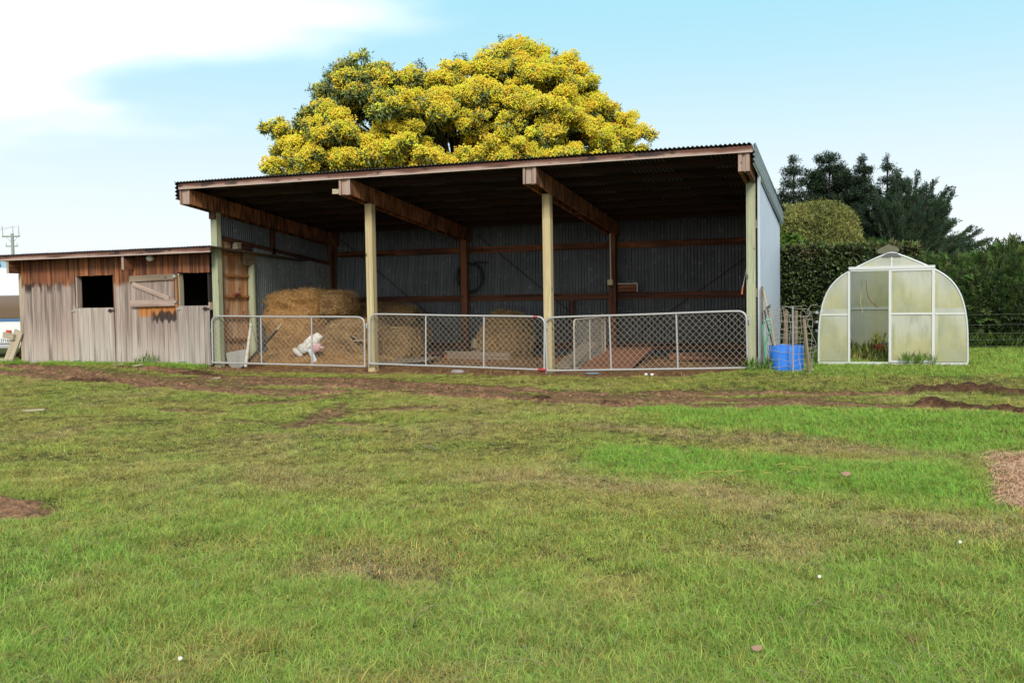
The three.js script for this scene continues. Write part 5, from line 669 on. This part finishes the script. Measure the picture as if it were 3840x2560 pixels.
{ // cypress spreading to the right, limbs sweeping up and outwards
  const base = [4.4, 0, -46.2], t = thing('cypress_tree', base, 'broad dark cypress with feathery limbs sweeping to the right', 'tree'), r = rng(540), L = [], br = []; part(t, 'trunk', rod([0, -0.4, 0], [0, 5.2, 0], 0.4, 0.12, 9), M_bark);
  for (let k = 0; k < 230; k++) { const core = r() < 0.45, right = !core && r() < 0.72, el = core ? 0.85 + 0.7 * r() : right ? 0.18 + r() * 0.75 : 0.25 + r() * 1.2, side = right || (core && r() < 0.5) ? 1 : -1, az = (r() - 0.5) * 1.9, len = core ? 2.2 + 2.3 * r() : right ? 2.2 + 2.6 * r() * (1.15 - el * 0.5) : 1.6 + 2.0 * r(), y0 = 0.8 + r() * 2.6 + (right ? 0 : 0.6), dir = RV.clone().multiplyScalar(side * Math.cos(az)).addScaledVector(FV, Math.sin(az)).multiplyScalar(Math.cos(el)).add(V(0, Math.sin(el), 0)), st = V(0, y0, 0), tip = st.clone().addScaledVector(dir, len).add(V(0, 0.35, 0)), mid = st.clone().addScaledVector(dir, len * 0.5).add(V(0, -0.12, 0)), c = new THREE.QuadraticBezierCurve3(st, mid, tip); br.push(new THREE.TubeGeometry(c, 5, 0.05, 4)); const n = Math.round(len * 22); for (let j = 0; j < n; j++) { const u = 0.25 + 0.77 * (j + r()) / n, sp = 0.42 * (1.25 - u), p = c.getPoint(Math.min(1, u)).add(V((r() - 0.5) * sp, (r() - 0.5) * sp * 0.9, (r() - 0.5) * sp * 1.4)), q2 = 0.55 + 0.85 * r(); L.push({ p, q: qTo(dir.clone().add(V((r() - 0.5) * 0.8, (r() - 0.5) * 0.8, (r() - 0.5) * 0.8)), r() * 6.28), s: 0.45 + 0.35 * r(), c: mixc([0.032, 0.064, 0.036], [0.07, 0.115, 0.05], r()).map((v) => v * q2) }); } }
  part(t, 'limbs', br, M_bark); instances(t, 'foliage', frondGeo(523, 12, 0.75, 0.34, 0.035), M_leaf, L);
}
function bush(name, base, rx, ry, rz, cols, n, label, seed, geo, s0 = 0.7, cat = 'tree', low = 0.12) {
  const t = thing(name, base, label, cat), r = rng(seed), L = []; part(t, 'trunk', rod([0, -0.3, 0], [0, ry * 1.1, 0], rx * 0.07, rx * 0.03, 8), M_bark); const cr = []; for (let k = 0; k < 8; k++) { const a = k * 0.8, e = V(Math.cos(a) * rx * 0.6, ry * (0.9 + 0.5 * r()), Math.sin(a) * rz * 0.6); cr.push(rod([0, ry * 0.3, 0], e.toArray(), rx * 0.025, rx * 0.01, 6)); } part(t, 'limbs', cr, M_bark);
  for (let k = 0; k < n; k++) { const d = V(r() * 2 - 1, r() * 2 - 1, r() * 2 - 1).normalize(); if (d.y < -0.75) continue; const b = 0.80 + 0.42 * noise3(d.x * 1.9 + seed, d.y * 1.9, d.z * 1.9, seed) + 0.18 * noise3(d.x * 6, d.y * 6, d.z * 6, seed + 4) - 0.12, q = b * (0.80 + 0.22 * Math.pow(r(), 0.5)); const p = V(d.x * rx * q, ry * (1 + low) + d.y * ry * q, d.z * rz * q), k2 = 0.65 + 0.6 * r(), m = noise3(p.x * 1.1, p.y * 1.1, p.z * 1.1, seed + 8); L.push({ p, q: qRand(r), s: s0 * (0.7 + 0.6 * r()), c: mixc(cols[0], cols[1], clamp((m - 0.35) * 3)).map((v) => v * k2) }); }
  instances(t, 'foliage', geo, M_leaf, L); return t;
}
bush('round_tree', [0.45, 0, -25.6], 2.4, 2.5, 2.0, [[0.34, 0.37, 0.10], [0.50, 0.48, 0.14]], 9500, 'rounded olive-green tree behind the left end of the hedge', 551, sprayGeo(552, 24, 0.17, 0.12, 0.014, 0.6), 0.85);
bush('green_bush', [-0.55, 0, -22.6], 1.5, 1.75, 1.3, [[0.11, 0.20, 0.022], [0.19, 0.29, 0.03]], 4200, 'brighter green leafy bush in front of the rounded olive tree', 553, sprayGeo(554, 12, 0.15, 0.15, 0.05, 0.2), 0.9, 'bush');
bush('far_bush', [9.0, 0, -16.0], 0.8, 1.35, 0.8, [[0.14, 0.16, 0.06], [0.22, 0.2, 0.09]], 1500, 'small pale bush rising beyond the right end of the hedge', 556, sprayGeo(557, 12, 0.13, 0.15, 0.03), 0.8, 'bush');

{ // clipped hedge behind the shed and greenhouse
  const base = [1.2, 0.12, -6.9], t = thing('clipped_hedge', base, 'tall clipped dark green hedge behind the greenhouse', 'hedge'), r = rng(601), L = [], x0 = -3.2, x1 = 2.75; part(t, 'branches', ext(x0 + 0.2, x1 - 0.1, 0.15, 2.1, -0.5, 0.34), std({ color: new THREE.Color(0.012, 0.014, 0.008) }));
  for (let k = 0; k < 21000; k++) { const u = r(), x = mix(x0, x1, r()); let p, d; if (u < 0.72) { p = V(x, 0.06 + r() * 2.24, 0.52 + 0.10 * (noise3(x * 1.6, k * 0 + r() * 0.01 + 3, 1, 5) - 0.5)); p.z += 0.14 * (noise3(p.x * 2.1, p.y * 2.1, 4, 9) - 0.5) - r() * 0.14; d = V(0, 0.5, 1); } else { p = V(x, 2.26 + 0.16 * (noise3(x * 1.5, r() * 0.01, 7, 6) - 0.5) + r() * 0.07, 0.55 - r() * 1.1); d = V(0, 1, 0.2); } const q = 0.5 + 0.9 * r(), br = p.y > 2.12 && r() < 0.35; L.push({ p, q: qTo(d.add(V(r() - 0.5, r() - 0.5, r() - 0.5).multiplyScalar(1.5)), r() * 6.28), s: 0.75 + 0.5 * r(), c: (br ? [0.17, 0.15, 0.05] : mixc([0.105, 0.165, 0.048], [0.21, 0.30, 0.08], noise3(p.x * 3, p.y * 3, p.z * 3, 12) * 1.6 - 0.3)).map((v) => v * q) }); }
  instances(t, 'foliage', sprayGeo(602, 11, 0.07, 0.10, 0.026, 0.6), M_leaf, L);
}
{ // loose cypress hedge to the right, tops uneven, dead brown patches, hollow underneath
  const base = [5.2, 0.12, -6.95], t = thing('cypress_hedge', base, 'ragged cypress hedge with brown dead patches at the right', 'hedge'), r = rng(611), L = [], trunks = [];
  const topY = (x) => 1.86 + 0.12 * Math.sin(x * 2.3 + 0.6) + 0.25 * (fbm(x * 1.4, 2.2, 3, 62) - 0.5) * 2, botY = (x) => 0.02 + 0.55 * Math.exp(-(((x - 0.02) / 0.26) ** 2)) + 0.1 * Math.sin(x * 5) + 0.06 * sstep(0.2, 0.9, x);
  for (const x of [-1.2, -0.32, 0.66, 1.9, 3.1]) trunks.push(rod([x, -0.1, 0], [x + 0.1, 1.5, 0], 0.11, 0.05, 8), rod([x, 0.15, 0], [x - 0.5, 0.95, 0.3], 0.04, 0.02, 6), rod([x, 0.1, 0], [x + 0.45, 0.8, 0.35], 0.04, 0.015, 6)); part(t, 'trunks', trunks, M_bark);
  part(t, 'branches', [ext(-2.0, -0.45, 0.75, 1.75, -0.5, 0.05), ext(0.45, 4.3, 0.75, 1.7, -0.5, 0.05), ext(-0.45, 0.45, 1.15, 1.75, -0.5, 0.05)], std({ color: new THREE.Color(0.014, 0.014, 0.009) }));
  const spray = (p, d, c, s) => L.push({ p, q: qTo(d.clone().add(V(r() - 0.5, r() - 0.5, r() - 0.5).multiplyScalar(1.2)), r() * 6.28), s, c });
  for (let k = 0; k < 2300; k++) { const x = -2.15 + r() * 6.6, lo = botY(x), hi = topY(x), f = Math.pow(r(), 0.85), y = mix(lo, hi, f), bulge = 0.5 * Math.sin(Math.PI * clamp((y - lo) / (hi - lo) * 0.9 + 0.1)), z = 0.15 + bulge * (0.7 + 0.6 * noise3(x * 1.8, y * 1.8, 3, 20)), d = V((r() - 0.5) * 0.9, 0.25 + 0.7 * f, 0.9 - 0.7 * f).normalize(), n = 11, len = 0.22 + 0.26 * r(), dead = noise3(x * 2.3 + 7, y * 2.3, 5, 93) > 0.595 && y > 1.15, q = 0.6 + 0.7 * r(), col = dead ? mixc([0.17, 0.135, 0.075], [0.26, 0.21, 0.12], r()) : mixc([0.062, 0.11, 0.03], [0.13, 0.20, 0.045], r()); for (let j = 0; j < n; j++) { const u = j / n; spray(V(x, y, z).addScaledVector(d, u * len).add(V((r() - 0.5) * 0.13, (r() - 0.5) * 0.08 - u * u * 0.05, (r() - 0.5) * 0.1)), d, col.map((v) => v * q * (0.8 + 0.4 * r())), 0.6 + 0.6 * r()); } }
  instances(t, 'foliage', frondGeo(612, 10, 0.26, 0.12, 0.016), M_leaf, L);
}
{ // undergrowth at the hedge foot
  const r = rng(621), L = []; for (let k = 0; k < 1500; k++) { const x = 1.3 + r() * 7.5, z = -6.2 + (r() - 0.5) * 0.7; L.push({ p: V(x, gy(x, z) + 0.04 + r() * 0.14, z), q: qTo(V(r() - 0.5, 1, r() - 0.5), r() * 6), s: 0.8 + r() * 0.9, c: mixc([0.06, 0.14, 0.02], [0.14, 0.20, 0.04], r()) }); } for (let k = 0; k < 420; k++) { const x = 2.25 + r() * 2.2, z = -1.7 - r() * 2.4; L.push({ p: V(x, 0.13 + r() * 0.10, z), q: qTo(V(r() - 0.5, 1.4, r() - 0.5), r() * 6), s: 0.9 + r(), c: mixc([0.24, 0.34, 0.06], [0.48, 0.42, 0.15], r()) }); }
  for (const [cx, cz, n, h] of [[3.82, -1.12, 24, 0.1], [-11.7, 0.3, 14, 0.1], [1.3, 0.45, 30, 0.1]]) for (let k = 0; k < n; k++) L.push({ p: V(cx + (r() - 0.5) * 0.5, gy(cx, cz) + r() * h, cz + (r() - 0.5) * 0.2), q: qTo(V(r() - 0.5, 1.6, r() - 0.5), r() * 6), s: 0.8 + 0.5 * r(), c: mixc([0.12, 0.27, 0.02], [0.20, 0.34, 0.04], r()) });
  const g = new THREE.Group(); g.name = numbered('undergrowth'); tag(g, 'rank weeds and long grass at the hedge foot and round the greenhouse', 'weeds', null, 'stuff'); scene.add(g); instances(g, 'leaves', sprayGeo(622, 10, 0.05, 0.14, 0.008, 1.2), M_leaf, L, null);
}
{ // wire fence along the hedge
  const t = thing('wire_fence', [4, 0.12, -5.8], 'sagging wire fence running in front of the hedge', 'fence'); const w = []; for (const y of [0.82, 0.60, 0.42, 0.28, 0.14]) w.push(tube([[-3.2, y, 0.15], [0, y - 0.02, 0], [2.4, y + 0.0, 0.02], [6, y, 0.1]], 0.002, 30, 4));  part(t, 'wire', w, std({ color: new THREE.Color(0.22, 0.21, 0.19), roughness: 0.6 })); for (const [x, l] of [[-2.84, 0.055], [-2.62, 0.048], [4.6, 0.05]]) part(t, 'fence_post', rod([x, -0.3, 0.2], [x + 0.01, 0.94, 0.2], l, l * 0.94, 10), M.greyplank); for (const y of [0.88, 0.67, 0.47]) part(t, 'insulator', new THREE.SphereGeometry(0.045, 12, 8).translate(-2.16, y, 0.2), M.galv);
}

// ---------------------------------------------------------------- camper van behind the stable, leaning frame, power pole, far trees
{
  const t = thing('camper_van', [-18.0, 0.15, -1.4], 'white camper van with brown window parked behind the stable', 'van', null, 0.34), white = new THREE.MeshPhysicalMaterial({ color: new THREE.Color(0.78, 0.78, 0.76), roughness: 0.35, clearcoat: 0.5 });
  // x across the back (centre 0), y up, z towards the viewer (rear face near z = 0)
  const prof = new THREE.Shape(); prof.moveTo(-0.85, 0.36); prof.quadraticCurveTo(-0.95, 0.5, -0.95, 0.72); prof.lineTo(-0.92, 1.08); prof.lineTo(-0.86, 1.56); prof.quadraticCurveTo(-0.84, 1.98, -0.6, 2.08); prof.quadraticCurveTo(0, 2.16, 0.6, 2.08); prof.quadraticCurveTo(0.84, 1.98, 0.86, 1.56); prof.lineTo(0.92, 1.08); prof.lineTo(0.95, 0.72); prof.quadraticCurveTo(0.95, 0.5, 0.85, 0.36); prof.lineTo(-0.85, 0.36);
  part(t, 'body', new THREE.ExtrudeGeometry(prof, { depth: 4.0, bevelEnabled: true, bevelSize: 0.09, bevelThickness: 0.12, bevelSegments: 4, curveSegments: 14 }).translate(0, 0, -4.2), white);
  part(t, 'high_roof', new RoundedBoxGeometry(1.62, 0.55, 3.7, 5, 0.24).translate(0, 2.0, -2.05), white);
  const win = new RoundedBoxGeometry(0.92, 0.56, 0.03, 3, 0.014); const tint = new THREE.MeshPhysicalMaterial({ color: new THREE.Color(0.17, 0.11, 0.07), roughness: 0.08, clearcoat: 1 });
  for (const [x, w] of [[0.24, 0.98], [-0.55, 0.5]]) part(t, 'rear_window', new RoundedBoxGeometry(w, 0.56, 0.03, 3, 0.014).translate(x, 1.26, -0.055), tint); part(t, 'side_window', new RoundedBoxGeometry(0.12, 0.5, 0.02, 2, 0.009).translate(0.82, 1.27, -0.055), M.black); part(t, 'window_trim', [ext(-0.86, 0.9, 1.555, 1.57, -0.06, -0.035), ext(0.748, 0.764, 0.98, 1.54, -0.05, -0.03)], M.galv);
  part(t, 'blue_stripe', ext(-0.93, 0.93, 0.90, 0.965, -0.07, -0.066), std({ color: new THREE.Color(0.06, 0.16, 0.34), roughness: 0.4 }));
  part(t, 'tail_light', new RoundedBoxGeometry(0.13, 0.13, 0.06, 3, 0.02).translate(0.36, 0.62, -0.05), new THREE.MeshPhysicalMaterial({ color: new THREE.Color(0.52, 0.07, 0.02), roughness: 0.25, clearcoat: 0.8 }));
  const cv = document.createElement('canvas'); cv.width = 256; cv.height = 96; const x = cv.getContext('2d'); x.fillStyle = '#d6d6d0'; x.fillRect(0, 0, 256, 96); x.fillStyle = '#1c1c1c'; x.font = 'bold 84px sans-serif'; x.textAlign = 'right'; x.textBaseline = 'middle'; x.save(); x.scale(0.82, 1); x.fillText('271AK', 300, 50); x.restore(); x.strokeStyle = '#303030'; x.lineWidth = 4; x.strokeRect(2, 2, 252, 92); const tx = new THREE.CanvasTexture(cv); tx.colorSpace = THREE.SRGBColorSpace; part(t, 'number_plate', new THREE.PlaneGeometry(0.36, 0.13).translate(0.27, 0.41, 0.0 - 0.025), std({ map: tx, roughness: 0.5 }));
  part(t, 'sticker', ext(0.76, 0.93, 0.60, 0.85, -0.068, -0.062), M.black); part(t, 'sticker_mark', [bar([0.80, 0.80, -0.058], [0.86, 0.66, -0.058], 0.03, 0.004), bar([0.90, 0.80, -0.058], [0.86, 0.66, -0.058], 0.03, 0.004)], std({ color: new THREE.Color(0.6, 0.10, 0.14) })); part(t, 'bumper', new RoundedBoxGeometry(1.86, 0.12, 0.12, 3, 0.04).translate(0, 0.26, -0.02), M.galv);
  for (const [wx, wz] of [[0.78, -0.9], [-0.78, -0.9], [0.78, -3.4], [-0.78, -3.4]]) { const w = new THREE.Group(); w.name = 'wheel'; w.position.set(wx, 0.3, wz); t.add(w); part(w, 'tyre', new THREE.TorusGeometry(0.22, 0.09, 10, 24).rotateY(Math.PI / 2), M.black); part(w, 'rim', new THREE.CylinderGeometry(0.16, 0.16, 0.1, 18).rotateZ(Math.PI / 2), M.galv); }
}
{ const t = thing('timber_trestle', [-15.75, 0.12, 0.05], 'rough timber trestle leaning at the left corner of the stable', 'trestle'); part(t, 'leg', bar([-0.09, 0.04, 0.1], [0.2, 0.74, 0.02], 0.24, 0.045), M.paleboard); part(t, 'cross_piece', bar([-0.2, 0.66, 0.1], [0.12, 0.60, 0.1], 0.13, 0.06), M.paleboard); part(t, 'foot', bar([-0.5, 0.07, 0.15], [0.16, 0.02, 0.15], 0.10, 0.09), M.paleboard); part(t, 'brace', bar([0.05, 0.1, -0.1], [0.26, 0.66, -0.06], 0.06, 0.04), M.dkbrown); }
{ const t = thing('power_pole', [-87.5, 0, -66.2], 'distant concrete power pole with two crossarms at the far left', 'power pole'), m = std({ color: new THREE.Color(0.30, 0.32, 0.28) }), u = V(0.936, 0, -0.351); const arm = (y, a, b, h) => bar([u.x * a, y, u.z * a], [u.x * b, y, u.z * b], h, h); part(t, 'pole', rod([0, 0, 0], [0, 9.4, 0], 0.22, 0.16, 10), m); part(t, 'crossarm', arm(9.1, -1.15, 0.85, 0.13), m); part(t, 'crossarm', arm(8.0, -0.78, 0.6, 0.1), m); for (const a of [-1.05, 0.1, 0.75]) part(t, 'insulator', rod([u.x * a, 9.1, u.z * a], [u.x * a, 10.2, u.z * a], 0.045, 0.03, 6), m); for (const a of [-0.7, 0.5]) part(t, 'insulator', rod([u.x * a, 8.0, u.z * a], [u.x * a, 8.35, u.z * a], 0.04, 0.03, 6), m); part(t, 'stay', [bar([u.x * -0.7, 9.05, u.z * -0.7], [0, 8.3, 0], 0.05, 0.05), bar([u.x * 0.6, 9.05, u.z * 0.6], [0, 8.3, 0], 0.05, 0.05)], m);
  const g = []; for (const [a, y] of [[-1.05, 10.2], [0.1, 10.2], [0.75, 10.2]]) g.push(tube([[u.x * a, y, u.z * a], [u.x * a - 20, y - 0.8, u.z * a - 6], [u.x * a - 44, y - 0.2, u.z * a - 14]], 0.012, 16, 4)); for (const y of [6.2, 3.4]) g.push(tube([[-40, y + 0.3, -12], [0, y, 0], [5, y, 0.4]], 0.012, 10, 4)); part(t, 'cable', g, m); }
{ // far paddock trees and low hills
  const hills = new THREE.BufferGeometry(), P = [], I = [], n = 90; for (let i = 0; i <= n; i++) { const a = -3.3 + i / n * 2.6, R = 1900, h = 30 + 70 * fbm(i * 0.11, 3, 4, 71); P.push(Math.cos(a) * R, -5, Math.sin(a) * R, Math.cos(a) * (R + 260), h, Math.sin(a) * (R + 260)); } for (let i = 0; i < n; i++) I.push(i * 2, i * 2 + 1, i * 2 + 2, i * 2 + 1, i * 2 + 3, i * 2 + 2); hills.setAttribute('position', new THREE.Float32BufferAttribute(P, 3)); hills.setIndex(I); hills.computeVertexNormals(); structure('hills', hills, std({ color: new THREE.Color(0.30, 0.42, 0.48), roughness: 1, side: THREE.DoubleSide }));
  for (const [x, z, h, s, w] of [[-121, -91, 7.2, 71, 'leftmost'], [-118.5, -92, 8.0, 72, 'tallest and middle one'], [-116.5, -93, 6.5, 73, 'rightmost and shortest']]) pine([x, 0, z], h, 1.6, w + ' of the tiny dark conifers on the skyline above the van', { seed: s, y0: 0.1, group: 'conifers on the far left skyline' });
}
shade(scene);
renderer.render(scene, camera);
